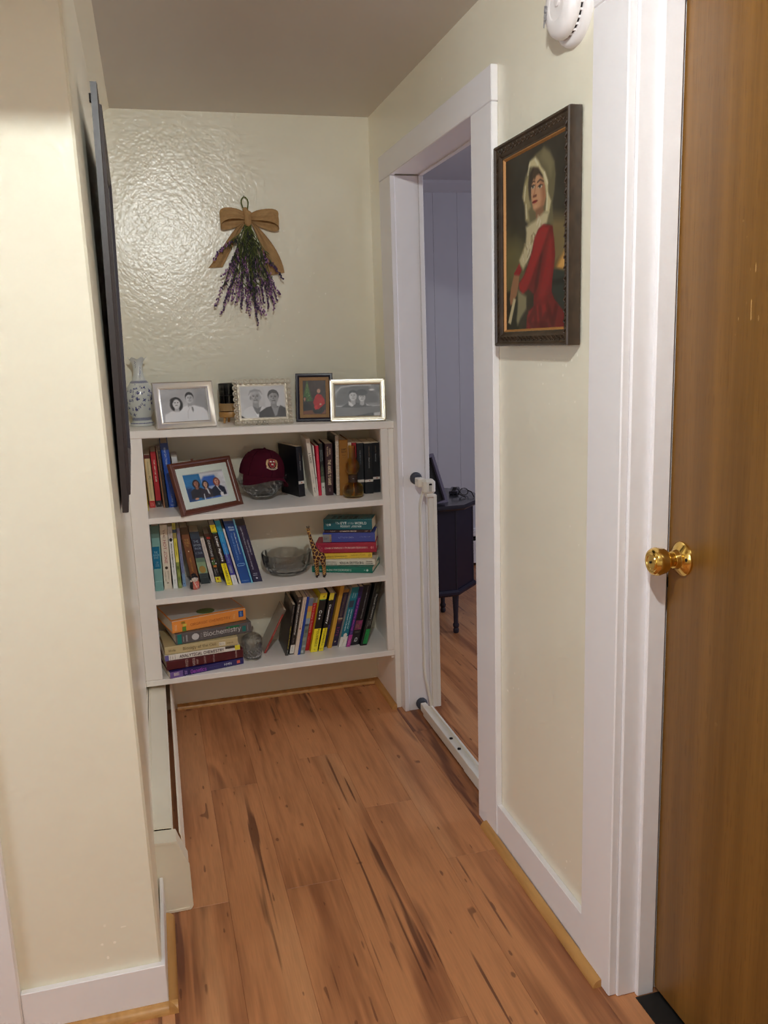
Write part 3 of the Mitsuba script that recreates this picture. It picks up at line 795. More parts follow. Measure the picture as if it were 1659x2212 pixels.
bow = []
bow.append(ribbon([(0.392, LY - 0.012, 1.898), (0.352, LY - 0.030, 1.910), (0.310, LY - 0.028, 1.908), (0.295, LY - 0.012, 1.893), (0.308, LY - 0.002, 1.882), (0.350, LY + 0.002, 1.886), (0.388, LY - 0.004, 1.890)],
                  [(0.002, -0.004, 0.016), (0.008, -0.004, 0.034), (0.004, -0.002, 0.046), (0.0, 0.0, 0.056), (-0.004, 0.0, 0.050), (0, 0, 0.04), (0, 0.0, 0.018)]))
bow.append(ribbon([(0.398, LY - 0.012, 1.898), (0.440, LY - 0.030, 1.905), (0.488, LY - 0.028, 1.903), (0.511, LY - 0.012, 1.889), (0.497, LY - 0.002, 1.876), (0.455, LY + 0.002, 1.882), (0.402, LY - 0.004, 1.890)],
                  [(0.002, -0.004, 0.016), (-0.010, -0.004, 0.036), (-0.006, -0.002, 0.050), (0.0, 0.0, 0.058), (0.004, 0, 0.05), (0, 0, 0.04), (0, 0, 0.018)]))
m = cat(bow); obj('bow_loop', m, VD, lv, color=burlap(m), smooth=True, label='tan burlap bow loops')
tail = [ribbon([(0.386, LY - 0.004, 1.886), (0.352, LY - 0.002, 1.850), (0.312, LY + 0.004, 1.790), (0.268, LY + 0.012, 1.724)], [(0.024, 0, 0.012), (0.040, 0, 0.018), (0.046, 0, 0.014), (0.052, 0.0, 0.002)]),
        ribbon([(0.404, LY - 0.012, 1.888), (0.437, LY - 0.010, 1.850), (0.472, LY - 0.002, 1.780), (0.490, LY + 0.008, 1.697)], [(0.020, 0, -0.010), (0.040, 0, -0.022), (0.056, 0, -0.006), (0.070, 0, 0.012)])]
for tl_ in tail:
    obj('ribbon_tail', tl_, VD, lv, color=burlap(tl_), smooth=True)
kn = cat(blend_solid([((0.388, LY - 0.018, 1.925), 0.010, (0.396, LY - 0.022, 1.900), 0.013), ((0.396, LY - 0.022, 1.900), 0.013, (0.395, LY - 0.018, 1.879), 0.012), ((0.400, LY - 0.018, 1.912), 0.010, (0.392, LY - 0.020, 1.886), 0.010)], 0.004, 4))
obj('knot', kn, VD, lv, color=burlap(kn), smooth=True)
loop = smooth_path([(0.386, LY - 0.012, 1.920), (0.377, LY - 0.006, 1.948), (0.382, LY + 0.006, 1.970), (0.390, LY + 0.010, 1.975), (0.398, LY + 0.006, 1.969), (0.401, LY - 0.006, 1.948), (0.397, LY - 0.012, 1.920)], 30)
vobj('hanging_loop', [(tube(loop, 0.0021, 8), (84, 94, 44))], VM, lv, smooth=True)
obj('nail', tube([(0.3886, YB + 0.005, 1.978), (0.3886, LY + 0.004, 1.979)], 0.0012, 8), MDARK, lv)
stem_c = [(88, 96, 44), (66, 80, 36), (104, 110, 54), (48, 62, 34)]
spots = [(0.275, 1.5546), (0.4075, 1.5094), (0.4982, 1.6213), (0.2548, 1.5843), (0.514, 1.6753), (0.262, 1.748), (0.290, 1.780), (0.2895, 1.597), (0.306, 1.63), (0.330, 1.588), (0.35, 1.572), (0.382, 1.548), (0.372, 1.565), (0.412, 1.567), (0.425, 1.547), (0.438, 1.545), (0.452, 1.57), (0.472, 1.563), (0.478, 1.588), (0.488, 1.60), (0.300, 1.66), (0.345, 1.62), (0.36, 1.66), (0.40, 1.60), (0.42, 1.63), (0.39, 1.64), (0.44, 1.66), (0.46, 1.62), (0.47, 1.68), (0.49, 1.715), (0.33, 1.70), (0.32, 1.73), (0.35, 1.74), (0.38, 1.70), (0.41, 1.69), (0.43, 1.71), (0.45, 1.73), (0.40, 1.74), (0.37, 1.72), (0.285, 1.69), (0.435, 1.59), (0.355, 1.60), (0.315, 1.60), (0.40, 1.575)]
purple = [(96, 62, 104), (132, 92, 138), (66, 48, 84), (168, 128, 168), (52, 44, 70)]
for k, (x, z) in enumerate(spots):
    y = LY - 0.006 - rng.uniform(0, 0.03)
    top = np.array([0.394 + rng.uniform(-0.012, 0.012), LY - 0.014, 1.873])
    tip = np.array([x, y, z])
    side = rng.normal(0, 0.010, 3) * [1, 0.3, 0]
    path = smooth_path([top, top * 0.6 + tip * 0.4 + side * 0.6 + [0, -0.008, 0], top * 0.25 + tip * 0.75 + side, tip], 14)
    st = tube(path[:11], np.linspace(0.0014, 0.0010, 11), 5)
    leaves = []
    for q in range(7):
        b = path[rng.integers(2, 10)]
        d = np.array([rng.normal(0, 0.45), rng.normal(-0.3, 0.25), -1.0]); d /= np.linalg.norm(d)
        leaves.append((tube([b, b + d * 0.012, b + d * 0.028 + [0, 0.002, 0]], [0.0004, 0.0026, 0.0003], 4), [(58, 62, 46), (70, 78, 44), (48, 48, 52), (86, 94, 48)][q % 4]))
    vobj('stem', [(st, stem_c[k % 4])] + leaves, VM, lv)
    buds = []
    seg = path[9:]
    dark = k % 3 == 1
    nb = 15
    for q in range(nb):
        t_ = q / (nb - 1) * (len(seg) - 1)
        i0 = min(int(t_), len(seg) - 2)
        p = seg[i0] + (seg[i0 + 1] - seg[i0]) * (t_ - i0)
        r_ = 0.0058 * (1 - 0.55 * q / nb) * (0.75 if dark else 1.25)
        for w_ in range(2):
            an = rng.uniform(0, 2 * PI)
            o = p + np.array([math.cos(an) * r_, math.sin(an) * r_ * 0.8, rng.normal(0, 0.001)])
            e = trimesh.creation.icosphere(subdivisions=0)
            buds.append((tm(e.vertices * rng.uniform(0.7, 1.3) * [0.0027, 0.0027, 0.004] + o, e.faces), purple[(2, 4, 0)[rng.integers(3)]] if dark else purple[rng.integers(4)]))
    vobj('flower_spike', buds, VM, lv)

# ================================================================ BOOKS
def book(label, place, size, cover, bands=(), texts=(), side=None, pages=(214, 204, 184), hard=False, group=None, mat=None, bright=None):
    """place ('S', x, y, z, yaw, lean) standing or ('L', x, y, z, yaw) lying on its side with the spine to the front; size (thickness, height, depth).
    bands and texts lie on the spine: a runs along the reading direction, b across it, both 0 to 1."""
    key = thing('book', label, 'book', group)
    th, h, d = size
    x, y, z, yaw = place[1:5]
    k = place[5] if place[0] == 'S' else 0
    rise = 0.06 if z > 0.8 else 0.0      # the top shelf climbs a little towards the back
    ca, sa = math.cos(math.radians(yaw)), math.sin(math.radians(yaw))

    def put(m):
        v = np.asarray(m.vertices)
        s_, dep, t_ = v[:, 0], v[:, 1], v[:, 2]
        if place[0] == 'S':
            a, b, zz_ = s_ + k * t_, dep, t_
        else:
            a, b, zz_ = t_, dep, s_
        f_ = m.faces if place[0] == 'S' else np.asarray(m.faces)[:, ::-1]
        return tm(np.stack([x + a * ca - b * sa, y + a * sa + b * ca, z + zz_ + rise * np.maximum(b, -0.02)], 1), f_)

    ct = min(0.0024 if hard else 0.0008, th * 0.2)
    ins = 0.003 if hard else 0.0004
    rr = min(0.004 if hard else 0.0012, th * 0.3)
    outer = [(0, d), (0, rr)] + [(rr - rr * math.cos(a), rr - rr * math.sin(a)) for a in np.linspace(0.2, PI / 2, 4)] + [(th - rr + rr * math.sin(a), rr - rr * math.cos(a)) for a in np.linspace(0, PI / 2 - 0.2, 4)] + [(th, rr), (th, d)]
    inner = [(th - ct, d), (th - ct, ct + 0.0005), (ct, ct + 0.0005), (ct, d)]
    prism = extrude(sg.Polygon(outer + inner), h)
    parts = [(put(prism), cover)]
    if side:
        parts.append((put(box(-0.0003, 0.0001, 0.002, d, 0.0005, h - 0.0005)), side))
    up = place[0] == 'L'

    def pt_(a, b, out):
        return np.array([th * b, -out, h * a if up else h * (1 - a)])

    for a0, a1, b0, b1, col in bands:
        p, q = pt_(a0, b0, 0), pt_(a1, b1, 0)
        lo, hi = np.minimum(p, q), np.maximum(p, q)
        parts.append((put(box(lo[0], hi[0], -0.0003, 0.0004, lo[2], hi[2])), col))
    vobj('cover', parts, mat or VG, key)
    vobj('pages', [(put(box(ct + 0.0001, th - ct - 0.0001, ct + 0.0007, d - ins, ins, h - ins)), pages)], VD, key)
    tl_ = []
    for e in texts:
        s_, a0, a1, b0, b1, col = e[:6]
        mode = e[6] if len(e) > 6 else ''
        if 'H' in mode:
            o, U, V = pt_(a1, b0, 0.0003), pt_(a1, b1, 0.0003) - pt_(a1, b0, 0.0003), pt_(a0, b0, 0.0003) - pt_(a1, b0, 0.0003)
        elif 'W' in mode:    # reads up the spine of a lying book
            o = pt_(a1, b0, 0.0003); U = pt_(a1, b1, 0.0003) - o; V = pt_(a0, b0, 0.0003) - o
        elif 'U' in mode:
            o = pt_(a1, b1, 0.0003); U = pt_(a0, b1, 0.0003) - o; V = pt_(a1, b0, 0.0003) - o
        else:
            o = pt_(a0, b0, 0.0003); U = pt_(a1, b0, 0.0003) - o; V = pt_(a0, b1, 0.0003) - o
        if s_ == 'o':      # a printed disc
            ang = np.linspace(0, 2 * PI, 17)[:-1]
            pl = sg.Polygon(np.stack([0.5 + 0.5 * np.cos(ang), 0.5 + 0.5 * np.sin(ang)], 1))
            m_ = extrude(pl, 1.0); vv = np.asarray(m_.vertices)
            m_ = tm(o + vv[:, :1] * U + vv[:, 1:2] * V + vv[:, 2:3] * np.array([0, -0.0004, 0]), m_.faces if np.dot(np.cross(U, V), [0, -1, 0]) > 0 else m_.faces[:, ::-1])
        else:
            m_ = text_on(s_, o, U, V, np.array([0, -1.0, 0]), bold='B' in mode)
        tl_.append((put(m_), col))
    for e in tl_:
        vobj('title', [e], VM, key)
    return key


def depth(y, want):
    return min(want, YB - 0.004 - y)


def shelf_books(s, group, rows):
    for r in rows:
        label, x, y, th, h, k, want, cover = r[:8]
        opt = r[8] if len(r) > 8 else {}
        z = shelf_z(s, y) + 0.0004
        book(label, ('S', x, y, z, opt.pop('yaw', 0), k), (th - 0.0004, h, depth(y, want)), cover, group=group, **opt)


WHT, BLK, CRM, YEL = (226, 222, 214), (22, 21, 24), (222, 212, 190), (236, 218, 40)
shelf_books('A', 'books on the top shelf', [
    ('thin yellow booklet at the left end of the top shelf', -0.0530, 3.180, 0.0070, 0.185, -0.035, 0.10, (222, 200, 70)),
    ('cream paperback with red foot beside the red spine, top shelf', -0.0418, 3.2251, 0.0211, 0.1974, -0.033, 0.12, (224, 206, 160),
     dict(bands=[(0, 0.07, 0, 1, (90, 22, 24)), (0.87, 1, 0, 1, (190, 52, 52)), (0.07, 0.87, 0, 0.14, (196, 152, 96))], texts=[('Discovered His', 0.12, 0.37, 0.42, 0.62, (120, 104, 84)), ('PC', 0.395, 0.47, 0.38, 0.78, (92, 78, 62)), ('Turned Into Silence', 0.49, 0.83, 0.42, 0.60, (140, 122, 96)), ('SIGNET', 0.91, 0.97, 0.2, 0.8, (222, 150, 140), 'H')])),
    ('red paperback with white lettering and black foot, top shelf', -0.0177, 3.2300, 0.0197, 0.2073, -0.033, 0.12, (184, 22, 42),
     dict(bands=[(0.885, 1, 0, 1, (26, 24, 28))], texts=[('THE ART OF WAR', 0.14, 0.545, 0.38, 0.66, (240, 226, 210), 'B'), ('SUN TZU', 0.57, 0.69, 0.38, 0.58, (204, 70, 74)), ('o', 0.92, 0.965, 0.36, 0.66, (120, 128, 120))])),
    ('very thin tan spine right of the red paperback, top shelf', 0.0078, 3.2077, 0.0062, 0.2143, -0.047, 0.12, (150, 108, 78)),
    ('thin black paperback left of the big blue book, top shelf', 0.0146, 3.2056, 0.0110, 0.2129, -0.060, 0.12, (34, 26, 28), dict(texts=[('The Tower of Babel', 0.05, 0.34, 0.3, 0.6, (140, 128, 120)), ('Nevada Barr', 0.5, 0.66, 0.3, 0.6, (96, 88, 90))])),
    ('bright blue hardback with pale script title behind the brown frame', 0.0270, 3.2080, 0.0294, 0.2395, -0.063, 0.13, (16, 72, 168),
     dict(hard=True, bands=[(0, 0.10, 0, 1, (14, 52, 120))], texts=[('What Girl Thinks', 0.065, 0.345, 0.36, 0.64, (196, 214, 232)), ('A LIFE AT FIFTY TWO', 0.42, 0.78, 0.44, 0.60, (88, 134, 196)), ('GATES', 0.80, 0.92, 0.42, 0.60, (176, 200, 224)), ('Random', 0.955, 0.975, 0.25, 0.7, (206, 218, 236), 'H')])),  # darker head band paints the shade under the bookcase top
    ('white paperback peeking over the brown photo frame, top shelf', 0.0585, 3.2300, 0.0210, 0.1830, -0.05, 0.11, (222, 221, 219), dict(texts=[('LATE', 0.11, 0.22, 0.3, 0.6, (150, 152, 158)), ('DAYS', 0.11, 0.20, 0.62, 0.78, (150, 152, 158))])),
    ('black paperback turned to show its back cover with white band, top shelf', 0.5170, 3.2096, 0.0277, 0.1954, -0.030, 0.120, (24, 26, 34),
     dict(yaw=26, side=(15, 16, 20), bands=[(0.685, 0.745, 0, 1, (216, 212, 206))], texts=[('o', 0.70, 0.732, 0.46, 0.60, (186, 92, 60)), ('LEO TOLSTOY', 0.13, 0.27, 0.42, 0.58, (128, 98, 84)), ('Anna Karenina', 0.29, 0.47, 0.42, 0.60, (168, 168, 172))])),
    ('cream white LUKE paperback leaning left, top shelf', 0.5694, 3.1978, 0.0164, 0.2248, -0.089, 0.12, (220, 212, 200),
     dict(texts=[('LUKE', 0.245, 0.42, 0.22, 0.72, (40, 36, 36)), ('TIMOTHY JOHNSON', 0.53, 0.77, 0.3, 0.62, (170, 164, 158)), ('IVP', 0.84, 0.93, 0.35, 0.6, (60, 56, 56), 'B')])),
    ('thin white spine beside the bright red one, top shelf', 0.5862, 3.2040, 0.0052, 0.196, -0.055, 0.115, (232, 228, 222), dict(texts=[('o', 0.17, 0.2, 0.25, 0.7, (30, 28, 28)), ('o', 0.62, 0.65, 0.25, 0.7, (30, 28, 28))])),
    ('slim bright red paperback, top shelf', 0.5918, 3.2085, 0.0122, 0.1941, -0.022, 0.115, (200, 30, 64), dict(texts=[('Robinson', 0.12, 0.3, 0.36, 0.62, (234, 160, 168)), ('A Brief History of Time', 0.37, 0.72, 0.36, 0.62, (226, 140, 152))])),
    ('black paperback fading to pale green foot, top shelf', 0.6050, 3.2145, 0.0144, 0.2006, -0.012, 0.115, (18, 24, 27),
     dict(bands=[(0.46, 0.64, 0, 1, (44, 54, 44)), (0.64, 0.76, 0, 1, (92, 104, 88)), (0.76, 1, 0, 1, (204, 206, 196))], texts=[('MICHAEL', 0.13, 0.34, 0.56, 0.82, (132, 150, 160)), ('ONDAATJE', 0.12, 0.35, 0.14, 0.40, (120, 138, 148)), ('THE ENGLISH PATIENT', 0.41, 0.76, 0.36, 0.60, (112, 134, 92)), ('o', 0.835, 0.865, 0.35, 0.6, (26, 26, 30))])),
    ('dark plum THE ANGEL\'S GAME paperback, top shelf', 0.6196, 3.1999, 0.0294, 0.2014, 0.020, 0.12, (50, 22, 31),
     dict(texts=[('CARLOS', 0.09, 0.215, 0.55, 0.73, (206, 176, 150), 'B'), ('RUIZ ZAFON', 0.06, 0.245, 0.22, 0.42, (206, 176, 150), 'B'), ("THE ANGEL'S GAME", 0.31, 0.80, 0.30, 0.72, (224, 200, 172), 'B'), ('o', 0.865, 0.89, 0.42, 0.58, (140, 110, 120)), ('TR', 0.90, 0.93, 0.36, 0.62, (140, 110, 120), 'H')])),
])
# the spiral bound book: comb rings are parts
k_ = book('spiral bound book with white wire comb and black cover, top shelf', ('S', 0.6572, 3.1865, shelf_z('A', 3.1865) + 0.0004, 0, 0.019), (0.0130, 0.2326, 0.155), (30, 28, 30), bands=[(0.002, 0.998, 0.03, 0.97, (196, 182, 168))], pages=(226, 220, 206), group='books on the top shelf')
for q in range(38):
    zq = 0.004 + q * 0.2246 / 37
    a = np.linspace(-0.35, PI + 0.35, 9)
    o = np.array([0.6572 + 0.0064 + 0.019 * zq, 3.1875, shelf_z('A', 3.1865) + zq])
    vobj('ring', [(tube(np.stack([o[0] - 0.0066 * np.cos(a), o[1] - 0.0052 * np.sin(a), o[2] + 0.0006 * a], 1), 0.0011, 5), (238, 232, 218))], VG, k_)
shelf_books('A', 'books on the top shelf', [
    ('thick brown clothbound book beside the spiral one, top shelf', 0.6712, 3.1818, 0.0350, 0.2150, 0.020, 0.14, (150, 106, 56),
     dict(hard=True, mat=VD, texts=[('ROBERT', 0.155, 0.185, 0.2, 0.8, (86, 54, 28), 'HB'), ('BURNS', 0.20, 0.23, 0.22, 0.76, (86, 54, 28), 'HB'), ('POEMS', 0.265, 0.285, 0.3, 0.7, (112, 76, 38), 'H'), ('SONGS', 0.30, 0.32, 0.34, 0.68, (112, 76, 38), 'H')])),
    ('pale cream paperback behind the amber lamp chimney, top shelf', 0.7074, 3.190, 0.0158, 0.2010, 0.012, 0.115, (210, 200, 182)),
    ('crimson topped paperback behind the amber lamp, top shelf', 0.7236, 3.190, 0.0178, 0.2000, 0.014, 0.115, (150, 26, 40), dict(texts=[('RED TENT', 0.05, 0.20, 0.4, 0.6, (232, 190, 190))])),
    ('black paperback with spaced grey letters right of the lamp, top shelf', 0.7424, 3.186, 0.0264, 0.1975, 0.014, 0.115, (20, 26, 32), dict(bands=[(0.72, 0.775, 0, 1, (206, 202, 196))], texts=[('WAR AND PEACE', 0.14, 0.42, 0.36, 0.60, (96, 108, 116)), ])),
    ('black paperback with white band second from the right end, top shelf', 0.7696, 3.1766, 0.0332, 0.1963, 0.014, 0.115, (18, 24, 31), dict(bands=[(0.715, 0.765, 0, 1, (214, 210, 204))], texts=[('o', 0.725, 0.755, 0.5, 0.63, (150, 70, 52)), ('CHARLES DICKENS', 0.06, 0.26, 0.5, 0.62, (130, 112, 96)), ('Bleak House', 0.28, 0.49, 0.48, 0.62, (170, 174, 178))])),
    ('black paperback with white band at the right end, top shelf', 0.8050, 3.1887, 0.0295, 0.1951, 0.006, 0.115, (18, 24, 31), dict(bands=[(0.685, 0.735, 0, 1, (206, 202, 196))], texts=[('o', 0.695, 0.725, 0.5, 0.65, (140, 66, 50)), ('JANE AUSTEN', 0.06, 0.19, 0.4, 0.54, (124, 104, 88)), ('Emma', 0.22, 0.37, 0.38, 0.54, (158, 164, 170))])),
])
shelf_books('B', 'books standing on the middle shelf', [
    ('sea green book with blue label at the left end, middle shelf', -0.0478, 3.1736, 0.0306, 0.2465, 0.006, 0.165, (122, 166, 160),
     dict(hard=True, mat=VM, bands=[(0, 0.18, 0, 1, (92, 122, 112)), (0.315, 0.655, 0.0, 0.86, (6, 104, 140)), (0.85, 0.858, 0.1, 0.95, (168, 202, 198))], texts=[('THE', 0.385, 0.42, 0.2, 0.62, (160, 196, 208), 'H'), ('SEVEN', 0.43, 0.462, 0.1, 0.78, (160, 196, 208), 'H'), ('SEAS', 0.47, 0.50, 0.12, 0.66, (160, 196, 208), 'H'), ('OF', 0.545, 0.575, 0.35, 0.60, (150, 188, 200), 'H'), ('ICE', 0.585, 0.62, 0.25, 0.7, (150, 188, 200), 'H')])),  # darker top band: shade of the shelf above, put into the colour
    ('cream THE HOT ZONE paperback, middle shelf', -0.0145, 3.1891, 0.0281, 0.2448, 0.001, 0.145, (222, 210, 192),
     dict(texts=[('THE', 0.07, 0.21, 0.36, 0.62, (120, 70, 58)), ('HOT ZONE', 0.235, 0.60, 0.30, 0.70, (158, 84, 84)), ('o', 0.645, 0.69, 0.30, 0.68, (62, 46, 32)), ('RICHARD', 0.715, 0.85, 0.56, 0.76, (142, 128, 112)), ('PRESTON', 0.72, 0.87, 0.18, 0.38, (150, 136, 120)), ('A', 0.89, 0.92, 0.4, 0.66, (96, 76, 60), 'B')])),
    ('white paperback on writing with a black disc on its spine, middle shelf', 0.0184, 3.1840, 0.0165, 0.2383, -0.018, 0.15, (226, 228, 226),
     dict(bands=[(0, 0.19, 0, 1, (190, 182, 178))], texts=[('McMillan', 0.06, 0.15, 0.36, 0.58, (120, 112, 112)), ('o', 0.185, 0.24, 0.14, 0.84, (24, 22, 24)), ('Writing in the Biological Sciences', 0.27, 0.66, 0.28, 0.64, (24, 22, 24), 'B'), ('A Handbook', 0.70, 0.78, 0.3, 0.6, (170, 174, 176)), ('BEDFORD', 0.855, 0.92, 0.36, 0.58, (110, 110, 114))])),
    ('slim yellow and olive paperback, middle shelf', 0.0368, 3.1847, 0.0128, 0.2502, -0.023, 0.15, (128, 142, 66),
     dict(bands=[(0, 0.10, 0, 1, (176, 170, 74)), (0.10, 0.15, 0, 1, (50, 74, 92)), (0.15, 0.235, 0, 1, (150, 136, 72)), (0.235, 0.52, 0, 1, (214, 204, 74)), (0.52, 0.60, 0, 1, (228, 220, 116)), (0.66, 0.71, 0.1, 0.8, (86, 104, 44)), (0.76, 0.80, 0.3, 0.9, (150, 160, 92)), (0.83, 0.88, 0.1, 0.7, (96, 112, 50)), (0.92, 0.97, 0.3, 0.9, (150, 166, 104))], texts=[('SILENT SPRING', 0.30, 0.50, 0.3, 0.6, (96, 92, 40)), ('Life', 0.02, 0.08, 0.3, 0.6, (90, 84, 50))])),
    ('slim lavender blue paperback, middle shelf', 0.0540, 3.1994, 0.0120, 0.2259, -0.038, 0.14, (126, 134, 176),
     dict(bands=[(0, 0.36, 0, 1, (136, 130, 164)), (0.78, 1, 0, 1, (124, 156, 196))], texts=[('THE LIVES OF A CELL', 0.36, 0.80, 0.26, 0.66, (62, 70, 108)), ('o', 0.935, 0.96, 0.3, 0.6, (52, 70, 120))])),
    ('thick brown book with gold lettering behind the little doll, middle shelf', 0.0880, 3.2171, 0.0308, 0.2230, -0.138, 0.13, (122, 74, 48),
     dict(hard=True, side=(24, 20, 26), bands=[(0, 0.12, 0, 1, (72, 50, 28))], texts=[('THE', 0.20, 0.235, 0.25, 0.8, (198, 162, 92), 'H'), ('ILIAD', 0.25, 0.285, 0.2, 0.8, (198, 162, 92), 'H'), ('OF', 0.30, 0.33, 0.35, 0.65, (198, 162, 92), 'H'), ('o', 0.405, 0.43, 0.42, 0.56, (224, 206, 176)), ('ROBERT FITZGERALD', 0.53, 0.78, 0.36, 0.56, (206, 150, 72))])),
    ('navy and sage green paperback with a gold medal, middle shelf', 0.1216, 3.2116, 0.0345, 0.2046, -0.142, 0.13, (32, 44, 68),
     dict(bands=[(0, 0.13, 0, 1, (40, 60, 80)), (0.50, 0.58, 0, 1, (96, 124, 108)), (0.58, 0.80, 0, 1, (136, 164, 132)), (0.80, 0.86, 0, 1, (44, 58, 64)), (0.86, 1, 0, 1, (30, 42, 48)), (0.875, 0.885, 0.05, 0.95, (120, 140, 146))], texts=[('THE', 0.16, 0.21, 0.2, 0.75, (150, 168, 190), 'H'), ('FARTHEST', 0.235, 0.275, 0.08, 0.9, (160, 178, 198), 'H'), ('SHORE', 0.30, 0.34, 0.15, 0.85, (150, 168, 190), 'H'), ('LE GUIN', 0.385, 0.425, 0.15, 0.85, (150, 168, 190), 'H'), ('o', 0.655, 0.795, 0.15, 0.86, (168, 138, 72))])),
    ('short white paperback between the navy and GENOME spines, middle shelf', 0.1606, 3.2202, 0.0164, 0.1757, -0.178, 0.12, (224, 214, 208), dict(texts=[('Strunk', 0.03, 0.1, 0.4, 0.6, (120, 112, 112)), ('The Elements of Style and Usage', 0.14, 0.54, 0.42, 0.62, (140, 130, 130)), ('PEARSON', 0.80, 0.93, 0.42, 0.6, (170, 162, 160))])),
    ('black GENOME paperback with yellow foot, middle shelf', 0.1782, 3.2095, 0.0207, 0.1946, -0.172, 0.13, (20, 18, 22),
     dict(bands=[(0, 0.07, 0, 1, (62, 34, 24)), (0.07, 0.115, 0.3, 1, (166, 42, 36)), (0.885, 0.995, 0, 1, YEL), (0.49, 0.53, 0.2, 0.7, (150, 84, 44)), (0.52, 0.56, 0.5, 0.9, (60, 104, 54)), (0.55, 0.575, 0.15, 0.38, (206, 214, 206)), (0.55, 0.575, 0.55, 0.72, (206, 214, 206)), (0.58, 0.64, 0.1, 0.6, (64, 110, 56)), (0.60, 0.63, 0.7, 0.95, (200, 206, 200)), (0.645, 0.69, 0.25, 0.85, (190, 116, 44))],
          texts=[('GENOME', 0.135, 0.475, 0.30, 0.72, (214, 214, 216)), ('MATT', 0.725, 0.80, 0.58, 0.78, (170, 172, 176)), ('RIDLEY', 0.725, 0.85, 0.2, 0.4, (170, 172, 176)), ('o', 0.91, 0.945, 0.3, 0.6, (170, 66, 30))])),
    ('black and yellow Linear Algebra guide, middle shelf', 0.2144, 3.1537, 0.0204, 0.2371, -0.207, 0.185, (18, 18, 20),
     dict(side=(74, 44, 66), bands=[(0, 0.125, 0, 1, YEL), (0.105, 0.14, 0.15, 0.85, (34, 108, 58)), (0.635, 0.998, 0, 1, (244, 226, 36))], texts=[('1', 0.035, 0.07, 0.35, 0.6, (40, 36, 20)), ('Linear Algebra', 0.19, 0.60, 0.22, 0.76, (238, 238, 238), 'B'), ('FOR', 0.645, 0.672, 0.38, 0.66, (60, 54, 20), 'B'), ('DUMMIES', 0.69, 0.925, 0.34, 0.72, (44, 40, 18)), ('WILEY', 0.955, 0.975, 0.18, 0.8, (70, 62, 20), 'H')])),
    ('blue BIOINFORMATICS paperback with white foot, middle shelf', 0.2364, 3.1518, 0.0197, 0.2519, -0.207, 0.185, (24, 122, 196),
     dict(bands=[(0, 0.17, 0, 1, (16, 134, 160)), (0.17, 0.34, 0, 1, (18, 140, 200)), (0.52, 0.845, 0, 1, (52, 54, 140)), (0.845, 1, 0, 1, (222, 222, 224)), (0.685, 0.815, 0.18, 0.66, (150, 164, 180))], texts=[('STATISTICAL', 0.12, 0.33, 0.36, 0.56, (120, 196, 224)), ('BIOINFORMATICS', 0.36, 0.655, 0.30, 0.62, (150, 196, 232)), ('ELSEVIER', 0.88, 0.965, 0.38, 0.58, (130, 130, 136))])),
    ('thin white spine leaning beside the royal blue textbook, middle shelf', 0.2601, 3.1595, 0.0082, 0.2164, -0.220, 0.17, (226, 222, 216), dict(texts=[('Atlas', 0.70, 0.8, 0.3, 0.6, (110, 106, 104)), ('2010', 0.88, 0.95, 0.3, 0.6, (110, 106, 104))])),
    ('thick royal blue Practical Biochemistry textbook, middle shelf', 0.2690, 3.1624, 0.0366, 0.2451, -0.211, 0.18, (8, 72, 148),
     dict(bands=[(0, 0.04, 0, 1, (6, 54, 116))], texts=[('Wilson', 0.085, 0.115, 0.3, 0.86, (188, 212, 232), 'HB'), ('Walker', 0.125, 0.155, 0.32, 0.86, (188, 212, 232), 'HB'), ('Practical Biochemistry', 0.20, 0.63, 0.28, 0.52, (120, 168, 220)), ('Principles and Techniques of', 0.19, 0.53, 0.66, 0.80, (214, 226, 240), 'B'), ('CAMBRIDGE', 0.955, 0.968, 0.12, 0.84, (150, 188, 226), 'H')])),
    ('very thin sky blue edge beside the navy microscopy book, middle shelf', 0.3059, 3.1517, 0.0066, 0.2525, -0.216, 0.185, (112, 186, 214)),
    ('thick navy microscopy textbook at the right of its row, middle shelf', 0.3135, 3.1623, 0.0362, 0.2489, -0.225, 0.18, (30, 27, 62),
     dict(hard=True, bands=[(0, 0.10, 0, 1, (28, 28, 36)), (0.862, 0.87, 0.25, 0.7, (170, 170, 190)), (0.89, 0.898, 0.2, 0.66, (170, 170, 190))], texts=[('Light Microscopy and Electronic Imaging', 0.12, 0.80, 0.30, 0.50, (190, 190, 206)), ('Fundamentals of', 0.33, 0.565, 0.64, 0.80, (190, 190, 206)), ('o', 0.925, 0.955, 0.4, 0.62, (190, 190, 206))])),
])
# the printed ring on the royal blue spine
def tube_ring(x, y, z, rx, rz, k):
    a = np.linspace(0, 2 * PI, 33)
    sq = lambda t: np.sign(t) * np.abs(t) ** 0.45
    return tube(np.stack([x + rx * sq(np.cos(a)) + k * 0, a * 0 + y, z + rz * sq(np.sin(a)) + 0.12 * rx * np.cos(a)], 1), 0.0011, 5, False)


